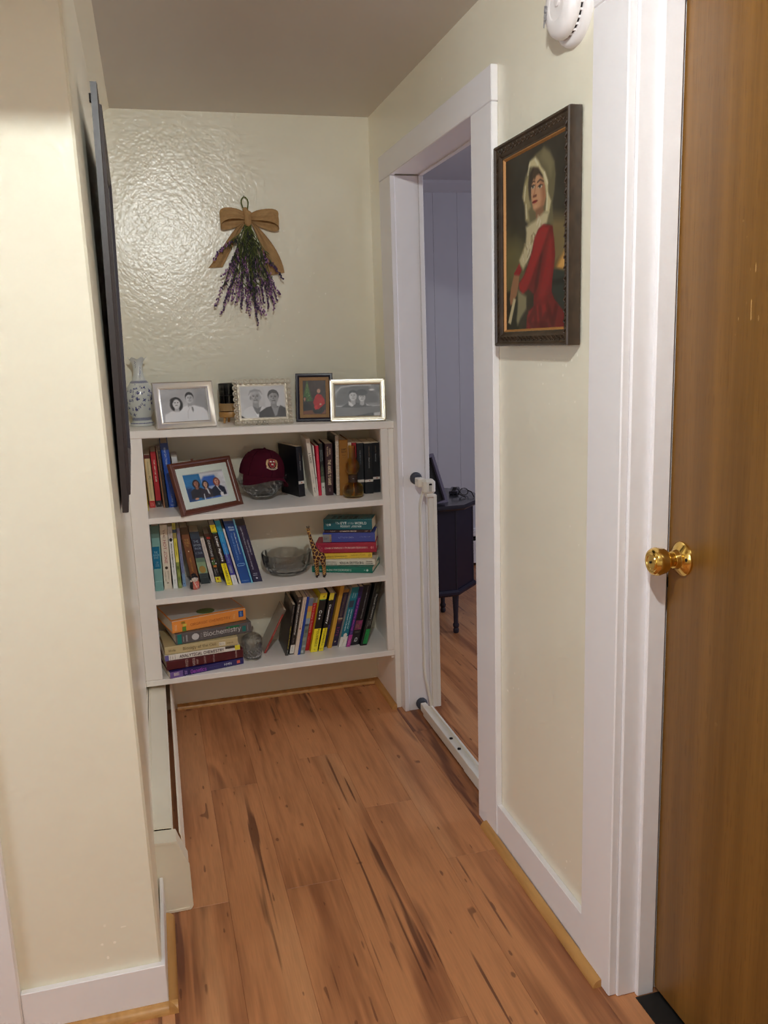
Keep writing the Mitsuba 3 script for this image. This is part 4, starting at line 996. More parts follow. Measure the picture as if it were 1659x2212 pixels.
kk = [k for k, l in labels.items() if 'royal blue Practical' in l.get('label', '')][0]
vobj('emblem', [(tube_ring(0.2690 + 0.0185 - 0.211 * 0.0735, 3.1622, 0.549 + 0.0735, 0.0125, 0.0045, 0), (150, 196, 236))], VM, kk)
shelf_books('C', 'books standing on the bottom shelf', [
    ('black paperback with yellow title at the left of its row, bottom shelf', 0.4185, 3.1479, 0.0112, 0.2027, 0.195, 0.19, (24, 22, 22), dict(side=(30, 27, 28), texts=[('Roderick Thomas', 0.03, 0.35, 0.36, 0.56, (170, 168, 164)), ('Aggression Restored', 0.42, 0.87, 0.28, 0.62, (214, 190, 50), 'B'), ('NORTON', 0.90, 0.99, 0.36, 0.6, (170, 168, 164))])),
    ('black paperback with white capitals and a white label at the foot, bottom shelf', 0.4335, 3.1560, 0.0182, 0.2281, 0.208, 0.17, (26, 22, 24), dict(bands=[(0.0, 0.04, 0.1, 0.9, (70, 62, 56)), (0.05, 0.09, 0.35, 0.75, (150, 144, 134)), (0.835, 0.985, 0.06, 0.98, (222, 219, 214))], texts=[('SCIENCE ELECTION PREDICTOR', 0.125, 0.66, 0.32, 0.68, (214, 210, 204), 'B'), ('BIO 44', 0.86, 0.955, 0.4, 0.62, (140, 138, 138)), ('OXFORD', 0.70, 0.81, 0.42, 0.58, (140, 136, 132))])),
    ('pinkish cream paperback with a tiny red dot, bottom shelf', 0.4518, 3.1431, 0.0138, 0.2289, 0.214, 0.18, (214, 196, 180), dict(texts=[('Time, Love, Memory of a Great Biologist', 0.05, 0.52, 0.34, 0.66, (112, 88, 68)), ('o', 0.525, 0.56, 0.34, 0.66, (150, 40, 34))])),
    ('slim plain cobalt blue spine, bottom shelf', 0.4657, 3.1421, 0.0098, 0.2298, 0.214, 0.18, (20, 58, 150)),
    ('paperback with a misty landscape spine, bottom shelf', 0.4756, 3.1443, 0.0178, 0.2224, 0.214, 0.18, (116, 124, 118),
     dict(bands=[(0, 0.14, 0, 1, (104, 112, 134)), (0.14, 0.24, 0, 1, (198, 140, 72)), (0.24, 0.36, 0, 1, (186, 168, 96)), (0.36, 0.46, 0, 1, (142, 156, 172)), (0.46, 0.50, 0, 0.8, (60, 70, 90)), (0.56, 0.62, 0.2, 0.9, (92, 104, 92)), (0.70, 0.76, 0, 0.7, (136, 146, 130)), (0.84, 0.88, 0.2, 0.9, (150, 160, 156)), (0.93, 0.98, 0.1, 0.6, (170, 178, 180))])),
    ('red R for Data Science book, bottom shelf', 0.4975, 3.1775, 0.0190, 0.2120, 0.222, 0.16, (192, 20, 26),
     dict(bands=[(0, 0.10, 0, 1, (168, 164, 150)), (0.01, 0.09, 0.15, 0.7, (60, 62, 52))], texts=[('R for Data Science', 0.125, 0.66, 0.30, 0.72, (232, 176, 178)), ("O'REILLY", 0.73, 0.86, 0.3, 0.6, (226, 130, 130))])),
    ('thick black and yellow C++ guide, bottom shelf', 0.5172, 3.1507, 0.0278, 0.2353, 0.222, 0.175, (16, 16, 18),
     dict(side=(222, 206, 44), bands=[(0, 0.105, 0, 1, (232, 214, 48)), (0.105, 0.118, 0.15, 0.85, (78, 160, 96)), (0.60, 0.998, 0, 1, (240, 224, 44))], texts=[('#1', 0.045, 0.08, 0.5, 0.78, (50, 44, 20), 'HB'), ('C++', 0.29, 0.45, 0.28, 0.66, (236, 236, 236), 'B'), ('FOR', 0.61, 0.635, 0.5, 0.76, (70, 62, 20), 'B'), ('DUMMIES', 0.65, 0.905, 0.40, 0.74, (44, 40, 18)), ('2', 0.945, 0.97, 0.45, 0.65, (60, 54, 20))])),
    ('slimmer black and yellow Chemistry guide, bottom shelf', 0.5492, 3.1519, 0.0190, 0.2321, 0.250, 0.175, (16, 16, 18),
     dict(bands=[(0, 0.125, 0, 1, (226, 208, 66)), (0.105, 0.14, 0.3, 0.7, (24, 22, 26)), (0.60, 0.998, 0, 1, (240, 222, 40))], texts=[('Chemistry', 0.20, 0.53, 0.26, 0.78, (236, 236, 236), 'B'), ('FOR', 0.61, 0.635, 0.4, 0.7, (70, 62, 20), 'B'), ('DUMMIES', 0.65, 0.905, 0.36, 0.74, (44, 40, 18)), ('WILEY', 0.95, 0.97, 0.15, 0.85, (70, 62, 20), 'H')])),
    ('thin dark violet spine left of the ochre one, bottom shelf', 0.5700, 3.1909, 0.0190, 0.2159, 0.250, 0.15, (36, 28, 60), dict(bands=[(0.58, 0.66, 0.3, 0.9, (56, 54, 110))], texts=[('LIFE', 0.2, 0.3, 0.3, 0.6, (80, 76, 120))])),
    ('plain ochre yellow spine leaning right, bottom shelf', 0.5908, 3.1727, 0.0164, 0.2488, 0.256, 0.17, (206, 156, 58), dict(mat=VM)),
    ('dark purple history paperback numbered 1776, bottom shelf', 0.6092, 3.1895, 0.0236, 0.2290, 0.268, 0.15, (38, 26, 56),
     dict(bands=[(0, 0.055, 0, 1, (188, 134, 62)), (0.50, 0.53, 0.15, 0.9, (176, 158, 136)), (0.53, 0.56, 0.1, 0.85, (104, 62, 56)), (0.56, 0.60, 0.2, 0.7, (72, 40, 52))], texts=[('DAVID McCULLOUGH', 0.08, 0.48, 0.32, 0.68, (140, 112, 84)), ('1776', 0.66, 0.82, 0.28, 0.72, (150, 44, 108)), ('o', 0.905, 0.935, 0.36, 0.6, (190, 176, 150))])),
    ('teal statistics textbook with white foot, bottom shelf', 0.6336, 3.1669, 0.0296, 0.2402, 0.276, 0.17, (18, 104, 124),
     dict(side=(186, 186, 186), bands=[(0, 0.20, 0, 1, (24, 118, 136)), (0.225, 0.335, 0.1, 0.72, (44, 62, 84)), (0.825, 0.998, 0, 1, (226, 224, 218)), (0.86, 0.93, 0.5, 0.58, (128, 112, 50)), (0.92, 0.975, 0.4, 0.47, (128, 112, 50))], texts=[('Quinn', 0.10, 0.175, 0.62, 0.78, (190, 214, 220)), ('Keough', 0.09, 0.18, 0.3, 0.46, (190, 214, 220)), ('Experimental Design and', 0.37, 0.69, 0.56, 0.76, (200, 226, 232), 'B'), ('Data Analysis for Biologists', 0.37, 0.73, 0.22, 0.42, (200, 226, 232), 'B'), ('o', 0.765, 0.835, 0.3, 0.8, (222, 218, 206))])),
    ('violet GENETIC ANALYSIS paperback with magenta foot, bottom shelf', 0.6638, 3.1611, 0.0156, 0.2420, 0.274, 0.17, (54, 34, 104),
     dict(bands=[(0.80, 0.998, 0, 1, (170, 56, 140)), (0, 0.16, 0, 1, (40, 26, 72))], texts=[('Primer of GENETIC ANALYSIS', 0.19, 0.73, 0.26, 0.70, (186, 74, 176), 'B'), ('2nd', 0.745, 0.785, 0.3, 0.66, (150, 110, 190)), ('CAMBRIDGE', 0.85, 0.965, 0.36, 0.6, (226, 150, 200))])),
    ('thick black microscopy book with a pink picture on its spine, bottom shelf', 0.6810, 3.1734, 0.0375, 0.2426, 0.272, 0.16, (20, 17, 24),
     dict(hard=True, bands=[(0.585, 0.745, 0.10, 0.86, (112, 50, 84)), (0.60, 0.65, 0.45, 0.8, (168, 62, 122)), (0.65, 0.71, 0.2, 0.6, (146, 112, 88)), (0.715, 0.74, 0.5, 0.8, (160, 70, 110)), (0.77, 0.778, 0.2, 0.8, (96, 90, 84)), (0.79, 0.797, 0.25, 0.75, (96, 90, 84))], texts=[('Scanning Electron Microscopy and X-Ray Microanalysis', 0.02, 0.56, 0.50, 0.66, (160, 156, 156)), ('Q', 0.875, 0.945, 0.36, 0.70, (206, 206, 210), 'B')])),
    ('black Physical Chemistry textbook with green label at the right end, bottom shelf', 0.7202, 3.1546, 0.0270, 0.2552, 0.284, 0.18, (18, 21, 20),
     dict(hard=True, bands=[(0.74, 0.975, 0.30, 0.96, (22, 130, 62)), (0, 0.17, 0.3, 1, (38, 40, 32)), (0.60, 0.73, 0.3, 0.34, (160, 160, 156)), (0.60, 0.70, 0.5, 0.54, (160, 160, 156)), (0.60, 0.69, 0.7, 0.74, (160, 160, 156))], texts=[('Physical Chemistry', 0.19, 0.585, 0.40, 0.76, (190, 192, 190)), ('ATKINS', 0.06, 0.16, 0.4, 0.7, (96, 92, 66)), ('SOLUTIONS MANUAL', 0.77, 0.95, 0.46, 0.62, (16, 84, 40))])),
])
book('thin dark red travel guide leaning steeply against the row, bottom shelf', ('S', 0.3412, 3.205, 0.2442, 0, 0.535), (0.0085, 0.167, 0.125), (150, 44, 38), side=(150, 142, 132), bands=[(0, 0.10, 0, 1, (96, 90, 84))], texts=[('Lonely Pocket Quest', 0.15, 0.62, 0.3, 0.7, (226, 176, 168)), ('DK', 0.85, 0.92, 0.3, 0.7, (220, 190, 180))], group='books standing on the bottom shelf')

# the stack at the right of the middle shelf, from the bottom
zb = 0.5494
gB = 'books stacked on the middle shelf'
for label, x, y, yaw, th, L, d, cover, opt in [
    ('green HYPERSALINE ENVIRONMENTS book at the bottom of the right stack', 0.5516, 3.2168, -25.3, 0.0245, 0.2425, 0.155, (6, 104, 88), dict(hard=True, texts=[('HYPERSALINE ENVIRONMENTS', 0.10, 0.655, 0.30, 0.62, (214, 230, 218)), ('o', 0.90, 0.935, 0.3, 0.68, (206, 222, 212)), ('o', 0.86, 0.885, 0.42, 0.58, (160, 196, 180))])),
    ('white upside down THE KILLERS WITHIN book, second from the bottom of the stack', 0.5582, 3.2207, -20.4, 0.0245, 0.2453, 0.15, (220, 216, 200), dict(hard=True, bands=[(0.0, 0.10, 0, 1, (206, 200, 184))], texts=[('THE KILLERS WITHIN', 0.43, 0.82, 0.26, 0.66, (64, 56, 50), 'UB'), ('MICHAEL', 0.855, 0.955, 0.55, 0.78, (70, 62, 56), 'UB'), ('SHNAYERSON', 0.855, 0.965, 0.22, 0.42, (70, 62, 56), 'UB'), ('THE DEADLY RISE OF', 0.20, 0.385, 0.5, 0.7, (90, 80, 72), 'U'), ('DRUG RESISTANT', 0.20, 0.385, 0.18, 0.36, (90, 80, 72), 'U')])),
    ('yellow paperback, third from the bottom of the right stack', 0.6022, 3.2165, -15.5, 0.021, 0.1896, 0.115, (228, 192, 64), dict(bands=[(0.0, 1, 0, 0.05, (170, 140, 40)), (0.52, 0.88, 0.34, 0.38, (184, 150, 60))], texts=[('Barbara Ehrenreich', 0.01, 0.48, 0.26, 0.62, (110, 82, 30)), ('Natural Causes', 0.55, 0.86, 0.52, 0.76, (150, 112, 44)), ('12', 0.92, 0.97, 0.3, 0.75, (60, 46, 20), 'B')])),
    ('crimson hardback on prokaryotic systematics in the middle of the right stack', 0.5741, 3.2343, -18.0, 0.042, 0.2392, 0.112, (160, 34, 62), dict(hard=True, bands=[(0.05, 0.053, 0.2, 0.8, (222, 160, 170)), (0.075, 0.078, 0.1, 0.72, (222, 160, 170)), (0.098, 0.101, 0.15, 0.6, (222, 160, 170))], texts=[('Chemical Methods in Prokaryotic Systematics', 0.15, 0.855, 0.36, 0.62, (234, 204, 200)), ('o', 0.905, 0.94, 0.34, 0.62, (206, 120, 130)), ('o', 0.95, 0.962, 0.34, 0.62, (206, 120, 130))])),
    ('blue LITTLE WOMEN paperback with grey label, third from the top of the stack', 0.6049, 3.2356, -19.2, 0.038, 0.2064, 0.105, (60, 76, 158), dict(bands=[(0, 0.125, 0.02, 0.84, (136, 136, 138)), (0.125, 0.165, 0.02, 0.84, (150, 128, 108)), (0.145, 0.165, 0.05, 0.4, (40, 34, 44))], texts=[('LITTLE WOMEN', 0.30, 0.59, 0.42, 0.58, (148, 160, 206)), ('Louisa May Alcott', 0.70, 0.91, 0.48, 0.60, (140, 152, 200)), ('SIGNET', 0.02, 0.1, 0.3, 0.52, (86, 86, 90))])),
    ('thin dark COMMON SENSE paperback just below the teal one', 0.6116, 3.2383, -21.5, 0.011, 0.1845, 0.108, (52, 32, 42), dict(texts=[('COMMON SENSE', 0.34, 0.70, 0.30, 0.78, (222, 206, 196), 'B'), ('PAINE', 0.13, 0.24, 0.3, 0.75, (170, 156, 152)), ('oP', 0.88, 0.94, 0.3, 0.75, (200, 180, 168))])),
    ('thick teal EYE OF THE WORLD paperback on top of the right stack', 0.6110, 3.2440, -23.0, 0.0425, 0.1942, 0.098, (16, 92, 104), dict(bands=[(0.002, 0.998, 0.96, 1.0, (60, 132, 140))], texts=[('The', 0.25, 0.335, 0.52, 0.74, (206, 220, 222)), ('EYE', 0.355, 0.48, 0.50, 0.76, (214, 226, 226), 'B'), ('of the', 0.505, 0.625, 0.52, 0.74, (170, 196, 200)), ('WORLD', 0.645, 0.885, 0.50, 0.76, (214, 226, 226), 'B'), ('ROBERT JORDAN', 0.35, 0.78, 0.22, 0.42, (206, 220, 222), 'B'), ('TOR', 0.045, 0.11, 0.36, 0.58, (190, 208, 210), 'B'), ('o', 0.115, 0.155, 0.38, 0.58, (206, 218, 216))])),
]:
    kb_ = book(label, ('L', x, y, zb, yaw), (th - 0.0005, L, d), cover, group=gB, **opt)
    zb += th
    if 'EYE OF' in label:   # printed front cover on top, read from the side
        ca, sa = math.cos(math.radians(yaw)), math.sin(math.radians(yaw))
        ex, ey = np.array([ca, sa, 0]), np.array([-sa, ca, 0])
        tp = []
        for t_, a in (('ROBERT', 0.03), ('JORDAN', 0.052), ('THE', 0.078), ('OF', 0.098), ('WORLD', 0.118)):
            tp.append((text_on(t_, np.array([x, y, zb - 0.0005]) + ex * a + ey * 0.066, -ey * 0.058, ex * 0.013, np.array([0, 0, 1.0])), (28, 60, 68)))
        sw = tube(smooth_path([np.array([x, y, zb - 0.0005]) + ex * a + ey * b for a, b in ((0.13, 0.01), (0.16, 0.03), (0.185, 0.07))], 10), 0.0008, 4)
        vobj('cover_print', [(box(0, 1, 0, 1, 0, 1), (0, 0, 0))][:0] + tp + [(sw, (70, 140, 148))], VM, kb_)

# the stack at the left of the bottom shelf, from the bottom
zb = 0.2441
gC = 'books stacked on the bottom shelf'
for label, x, y, yaw, th, L, d, cover, opt in [
    ('navy and violet Genetics textbook at the bottom of the left stack', -0.0205, 3.0600, 12.5, 0.0243, 0.2806, 0.21, (36, 30, 88), dict(bands=[(0, 0.17, 0, 1, (110, 88, 150)), (0.05, 0.12, 0.3, 0.8, (196, 184, 190)), (0.195, 0.205, 0.2, 0.8, (140, 120, 180)), (0.215, 0.225, 0.2, 0.8, (140, 120, 180)), (0.52, 0.68, 0.5, 0.53, (80, 96, 150)), (0.905, 0.95, 0.25, 0.75, (210, 92, 78))], texts=[('Genetics', 0.27, 0.485, 0.14, 0.82, (150, 70, 170), 'B'), ('HHN', 0.73, 0.83, 0.3, 0.72, (206, 206, 216))])),
    ('maroon hardback second from the bottom of the left stack', -0.0300, 3.0780, 8.6, 0.037, 0.2869, 0.20, (74, 18, 28), dict(hard=True, texts=[('PHYSICS', 0.24, 0.275, 0.1, 0.9, (190, 166, 160), 'V'), ('HANDBOOK', 0.33, 0.365, 0.1, 0.9, (190, 166, 160), 'V'), ('AND', 0.38, 0.405, 0.2, 0.7, (190, 166, 160), 'V'), ('CHEMISTRY', 0.48, 0.505, 0.1, 0.9, (170, 146, 142), 'V'), ('EDITION', 0.60, 0.62, 0.1, 0.9, (170, 146, 142), 'V'), ('VOLUME', 0.895, 0.915, 0.15, 0.9, (190, 166, 160), 'V')])),
    ('white ANALYTICAL CHEMISTRY book with yellow corner in the left stack', -0.0340, 3.0815, 5.7, 0.021, 0.2780, 0.20, (222, 218, 210), dict(bands=[(0, 0.05, 0, 1, (98, 90, 150)), (0.93, 1, 0.1, 1, (222, 208, 60)), (0.80, 0.93, 0.55, 1, (60, 52, 46)), (0.07, 0.074, 0.1, 0.9, (110, 100, 100)), (0.10, 0.104, 0.1, 0.9, (110, 100, 100)), (0.13, 0.134, 0.1, 0.9, (110, 100, 100))], texts=[('ANALYTICAL CHEMISTRY', 0.19, 0.785, 0.22, 0.80, (74, 60, 66), 'B')])),
    ('tan Biology of the Cell textbook in the left stack', -0.0328, 3.0867, 4.6, 0.031, 0.2702, 0.20, (190, 172, 128), dict(hard=True, mat=VM, bands=[(0.735, 0.825, 0.2, 0.66, (222, 214, 196))], texts=[('Wolfe', 0.05, 0.145, 0.34, 0.62, (104, 86, 56)), ('Biology of the Cell', 0.245, 0.70, 0.24, 0.72, (96, 78, 50)), ('M.I.T.', 0.745, 0.815, 0.32, 0.54, (120, 110, 96)), ('Wadsworth', 0.84, 0.93, 0.36, 0.5, (120, 100, 66))])),
    ('grey Biochemistry textbook second from the top of the left stack', 0.0105, 3.0944, 10.2, 0.042, 0.2877, 0.21, (86, 82, 84), dict(hard=True, bands=[(0.02, 0.075, 0.06, 0.94, (10, 112, 106)), (0.66, 0.84, 0.74, 0.90, (16, 98, 62)), (0.875, 0.925, 0.2, 0.72, (14, 104, 100)), (0.095, 0.10, 0.2, 0.7, (190, 190, 190)), (0.13, 0.15, 0.2, 0.8, (150, 148, 150)), (0.945, 0.955, 0.2, 0.8, (140, 138, 138))], texts=[('Biochemistry', 0.36, 0.855, 0.24, 0.80, (200, 198, 198)), ('o', 0.205, 0.30, 0.2, 0.82, (196, 194, 194)), ('FIFTH', 0.32, 0.345, 0.25, 0.75, (150, 148, 150), 'V')])),
    ('thick orange ORGANIC CHEMISTRY textbook on top of the left stack', 0.0012, 3.1038, 14.1, 0.048, 0.2854, 0.22, (232, 146, 66), dict(hard=True, bands=[(0.9, 0.965, 0.34, 0.84, (36, 70, 140)), (0.92, 0.945, 0.4, 0.78, (120, 160, 206)), (0.13, 0.18, 0.05, 0.42, (92, 132, 50)), (0.14, 0.19, 0.48, 0.62, (214, 206, 84)), (0.12, 0.17, 0.66, 0.84, (150, 116, 40)), (0.0, 1.0, 0.97, 1, (214, 206, 200))], texts=[('ORGANIC CHEMISTRY', 0.24, 0.785, 0.36, 0.58, (176, 92, 40)), ('SECOND', 0.03, 0.06, 0.2, 0.7, (244, 204, 160), 'V'), ('BRUICE', 0.82, 0.85, 0.3, 0.7, (244, 196, 140), 'V')])),
]:
    opt['texts'] = [t[:6] + (t[6].replace('V', 'W'),) if len(t) > 6 else t for t in opt['texts']]
    kb_ = book(label, ('L', x, y, zb, yaw), (th - 0.0005, L, d), cover, group=gC, **opt)
    zb += th
    if 'ORGANIC' in label:
        ca, sa = math.cos(math.radians(yaw)), math.sin(math.radians(yaw))
        ex, ey = np.array([ca, sa, 0]), np.array([-sa, ca, 0])
        o = np.array([x, y, zb - 0.0006])
        cp = [(frame_map(box(0.004, L - 0.004, 0.02, d - 0.004, 0, 0.0003), o, ex, ey, np.array([0, 0, 1.0])), (188, 184, 180)),
              (frame_map(lathe([(0, 0.0008), (0.034, 0.0008), (0.034, 0), (0, 0)], 32, (0.145, 0.055, 0)), o, ex, ey, np.array([0, 0, 1.0])), (74, 100, 44))]
        vobj('cover_print', cp, VG, kb_)

# ================================================================ ON TOP OF THE BOOKCASE
# blue and white vase
vs = thing('vase', 'slender blue and white porcelain vase at the left end of the bookcase top', 'vase')
prof = [(0, 0.0005), (0.040, 0.0), (0.0435, 0.003), (0.0425, 0.010), (0.038, 0.014), (0.0345, 0.022), (0.034, 0.031), (0.039, 0.042), (0.046, 0.062), (0.0505, 0.085), (0.0515, 0.105), (0.049, 0.125), (0.043, 0.143), (0.034, 0.156), (0.0265, 0.165), (0.0215, 0.175), (0.0175, 0.190), (0.0165, 0.205), (0.0175, 0.218), (0.0215, 0.230), (0.027, 0.239), (0.0315, 0.2445), (0.0325, 0.2455), (0.0312, 0.2455), (0.026, 0.2385), (0.0195, 0.226), (0.0155, 0.205), (0.0155, 0.19), (0.0, 0.18)]
from scipy.interpolate import PchipInterpolator
pp = np.array(prof)
d_ = np.r_[0, np.cumsum(np.hypot(*np.diff(pp, axis=0).T))]
q_ = np.sort(np.r_[np.linspace(0, d_[-1], 190), d_])
fine = np.stack([PchipInterpolator(d_, pp[:, 0])(q_), PchipInterpolator(d_, pp[:, 1])(q_)], 1)
fine[:, 0] = np.maximum(fine[:, 0], 0)
m = lathe(fine, 144)
v = np.asarray(m.vertices).copy()
an = np.arctan2(v[:, 1], v[:, 0])
rad = np.hypot(v[:, 0], v[:, 1])
lip = np.clip((v[:, 2] - 0.225) / 0.02, 0, 1)
v[:, 2] += lip * 0.0035 * np.cos(6 * an)
v[:, :2] *= (1 + lip * 0.05 * np.cos(6 * an))[:, None]
white, blue = np.array(c(214, 217, 214)), np.array(c(38, 46, 118))
ink = np.zeros(len(v))
vr = np.random.default_rng(3)
for k in range(120):
    a0, z0 = vr.uniform(-PI, PI), vr.uniform(0.042, 0.152)
    r_at = float(np.interp(z0, fine[:95, 1], fine[:95, 0]))
    petals, size, off = vr.integers(3, 7), vr.uniform(0.0030, 0.0062), vr.uniform(0, 6)
    du = ((an - a0 + PI) % (2 * PI) - PI) * r_at
    dz = v[:, 2] - z0
    r_ = np.hypot(du, dz); th_ = np.arctan2(dz, du)
    shape = r_ - size * (0.72 + 0.45 * np.cos(petals * th_ + off))
    ink = np.maximum(ink, np.clip(0.5 - shape / 0.0007, 0, 1) * (r_ > size * 0.16))
for k in range(16):       # sprigs: short runs of leaves
    a0, z0, dr_ = vr.uniform(-PI, PI), vr.uniform(0.05, 0.14), vr.uniform(-0.8, 0.8)
    if k < 3:
        a0, z0, dr_ = (-1.35, 0.178, 0.4) if k == 0 else ((-2.0, 0.212, 0.1) if k == 1 else (-1.2, 0.19, 0.2)), 0, 0
        a0, z0, dr_ = a0
    r_at = float(np.interp(z0, fine[:120, 1], fine[:120, 0]))
    for q in range(7):
        zz0, aa0 = z0 + q * 0.0036, a0 + dr_ * q * 0.004 / r_at
        du = ((an - aa0 + PI) % (2 * PI) - PI) * r_at - (0.0018 if q % 2 else -0.0018)
        dz = v[:, 2] - zz0 - np.abs(du) * 0.6
        ink = np.maximum(ink, np.clip(0.5 - (np.hypot(du / 1.6, dz) - 0.0011) / 0.0006, 0, 1))
band = ((np.abs(v[:, 2] - 0.1605) < 0.0045) & (rad > 0.022)) | (np.abs(v[:, 2] - 0.0265) < 0.005)
ink = np.where(band, 0.62 + 0.3 * np.sin(an * 40) * np.sin(v[:, 2] * 2600), ink)
ink = np.where(np.abs(v[:, 2] - 0.0115) < 0.0014, 0.9, ink)
ink = np.where((rad < 0.02) & (v[:, 2] < 0.02), 0, ink)
v[:, 2] += top_z(-0.04) + 0.0004
v[:, :2] += [-0.0425, 3.268]
obj('body', tm(v, m.faces), VS, vs, smooth=True, color=white + (blue - white) * np.clip(ink, 0, 1)[:, None])


# ---- photo frames
def frame_axes(x, y, z, yaw, lean, roll):
    X = np.array([math.cos(yaw), math.sin(yaw), 0]); n = np.array([-math.sin(yaw), math.cos(yaw), 0])
    Zv = np.array([0, 0, 1]) * math.cos(lean) + n * math.sin(lean)
    U = X * math.cos(roll) + Zv * math.sin(roll); V = -X * math.sin(roll) + Zv * math.cos(roll)
    N = np.cross(U, V)
    return np.array([x, y, z]), U, V, N


def in_frame(m, A):
    """(out of the picture, along, up) to the frame's place."""
    o, U, V, N = A
    return frame_map(m, o, N, U, V)


def easel(A, w, h, key):
    m = box(-0.0035, -0.0015, w / 2 - 0.025, w / 2 + 0.025, 0.004, h * 0.75)
    v = np.asarray(m.vertices).copy()
    o, U, V, N = A
    lean = math.asin(np.clip(abs(N[2]), 0, 1))
    v[:, 0] -= 0.010 + (0.75 * h - v[:, 2]) * math.tan(2 * lean) * 0.9
    obj('easel_back', in_frame(tm(v, m.faces), A), MDARK, key)


def soft_person(P, x, y, s, skin, hair, coat, long_hair=False, bald=False, asp=1.0, eyes=(40, 36, 36), hs=0.88):
    """head and shoulders in a flat print: x, y the face centre, s the head's half height."""
    sx = s * asp
    P.poly([(x - 2.6 * sx, y - 4.6 * s), (x - 2.4 * sx, y - 2.3 * s), (x - 1.2 * sx, y - 1.55 * s), (x, y - 1.3 * s), (x + 1.2 * sx, y - 1.55 * s), (x + 2.4 * sx, y - 2.3 * s), (x + 2.6 * sx, y - 4.6 * s)], coat, soft=0.02)
    if long_hair:
        P.ell(x, y - 0.25 * s, 1.25 * sx, 1.35 * s, hair, soft=0.2)
    P.poly([(x - 0.42 * sx, y - 0.5 * s), (x - 0.5 * sx, y - 1.75 * s), (x, y - 2.0 * s), (x + 0.5 * sx, y - 1.75 * s), (x + 0.42 * sx, y - 0.5 * s)], tuple(0.82 * np.array(skin)), soft=0.015)
    if not bald:
        P.ell(x, y + 0.28 * s, hs * sx, 0.92 * s, hair, soft=0.15)
    P.ell(x, y, 0.76 * sx, 1.0 * s, skin, soft=0.18)
    P.ell(x + 0.3 * sx, y - 0.1 * s, 0.4 * sx, 0.75 * s, tuple(0.8 * np.array(skin)), soft=0.9, alpha=0.6)
    if not bald:
        P.poly([(x - 0.85 * sx, y + 0.25 * s), (x - 0.6 * sx, y + 1.0 * s), (x, y + 1.22 * s), (x + 0.6 * sx, y + 1.0 * s), (x + 0.85 * sx, y + 0.25 * s), (x + 0.5 * sx, y + 0.62 * s), (x - 0.2 * sx, y + 0.72 * s)], hair, soft=0.02)
    for e in (-0.3, 0.3):
        P.ell(x + e * sx, y + 0.10 * s, 0.15 * sx, 0.07 * s, eyes, soft=0.8, alpha=0.75)
        P.line([(x + (e - 0.18) * sx, y + 0.27 * s), (x + (e + 0.18) * sx, y + 0.28 * s)], 0.03 * sx + 0.0012, eyes, 0.5)
    P.line([(x, y + 0.1 * s), (x + 0.06 * sx, y - 0.22 * s), (x - 0.1 * sx, y - 0.25 * s)], 0.04 * sx + 0.0015, tuple(0.62 * np.array(skin)), 0.8)
    P.line([(x - 0.24 * sx, y - 0.52 * s), (x + 0.24 * sx, y - 0.52 * s)], 0.05 * sx + 0.002, tuple(0.5 * np.array(skin)), 0.9)


def add_print(P, A, off, key, name='photograph', lift=0.0, mat=None):
    o, U, V, N = A
    m, col = P.mesh(o + U * off[0] + V * off[1] + N * lift, U, V)
    obj(name, m, mat or VP, key, color=col)


GREY = lambda g: (g, g, g + 2)
# 1: smooth silver frame, young couple
A = frame_axes(0.0063, 3.0640, top_z(0.0063) + 0.0004, 0.2596, 0.2018, -0.0169)
w, h = 0.2148, 0.1634
f1 = thing('photo_frame', 'polished silver frame with grey portrait of a young couple in white, beside the vase', 'photo frame', 'photo frames on the bookcase top')
obj('moulding', in_frame(ring_frame(w, h, [(0, -0.004), (0, 0.009), (0.003, 0.0105), (0.006, 0.0095), (0.018, 0.006), (0.0215, 0.0068), (0.024, 0.0055), (0.024, 0.0)]), A), MSILVER, f1, smooth=25)
beads = []
for side in ('l', 'r'):
    for q in range(52):
        zz_ = 0.004 + q * (h - 0.008) / 51
        beads.append(move(trimesh.creation.icosphere(subdivisions=1, radius=0.0015), (0.010, 0.0018 if side == 'l' else w - 0.0018, zz_)))
obj('beading', in_frame(cat(beads), A), MSILVER, f1, smooth=True)
P = Print(w - 0.046, h - 0.046, 100, 72, GREY(178)).grad(GREY(190), GREY(170)).mottle(0.12, 3, 3, 5)
P.ell(0.87, 0.5, 0.2, 0.5, GREY(140), soft=0.8, alpha=0.8); P.ell(0.05, 0.3, 0.2, 0.4, GREY(160), soft=0.9, alpha=0.6)
soft_person(P, 0.62, 0.70, 0.155, GREY(196), GREY(62), GREY(218), asp=0.66)
P.poly([(0.63, 0.47), (0.65, 0.47), (0.68, 0.36), (0.66, 0.28), (0.63, 0.37)], GREY(128), soft=0.015)
soft_person(P, 0.33, 0.56, 0.155, GREY(204), GREY(48), GREY(214), long_hair=True, asp=0.7)
P.ell(0.315, 0.655, 0.105, 0.085, GREY(50), soft=0.4); P.ell(0.335, 0.57, 0.070, 0.115, GREY(200), soft=0.3)
for e in (-0.028, 0.028):
    P.ell(0.335 + e, 0.585, 0.014, 0.012, GREY(60), soft=0.7)
P.line([(0.315, 0.505), (0.355, 0.505)], 0.007, GREY(90))
P.poly([(0.08, 0.0), (0.08, 0.24), (0.22, 0.32), (0.46, 0.30), (0.56, 0.22), (0.58, 0.0)], GREY(216), soft=0.04)
P.poly([(0.52, 0.0), (0.50, 0.30), (0.60, 0.46), (0.72, 0.48), (0.90, 0.40), (0.98, 0.28), (1.0, 0.0)], GREY(218), soft=0.03)
P.poly([(0.645, 0.44), (0.675, 0.44), (0.69, 0.34), (0.67, 0.27), (0.65, 0.35)], GREY(120), soft=0.015)
P.line([(0.55, 0.1), (0.56, 0.3), (0.62, 0.44)], 0.012, GREY(192), 0.6)
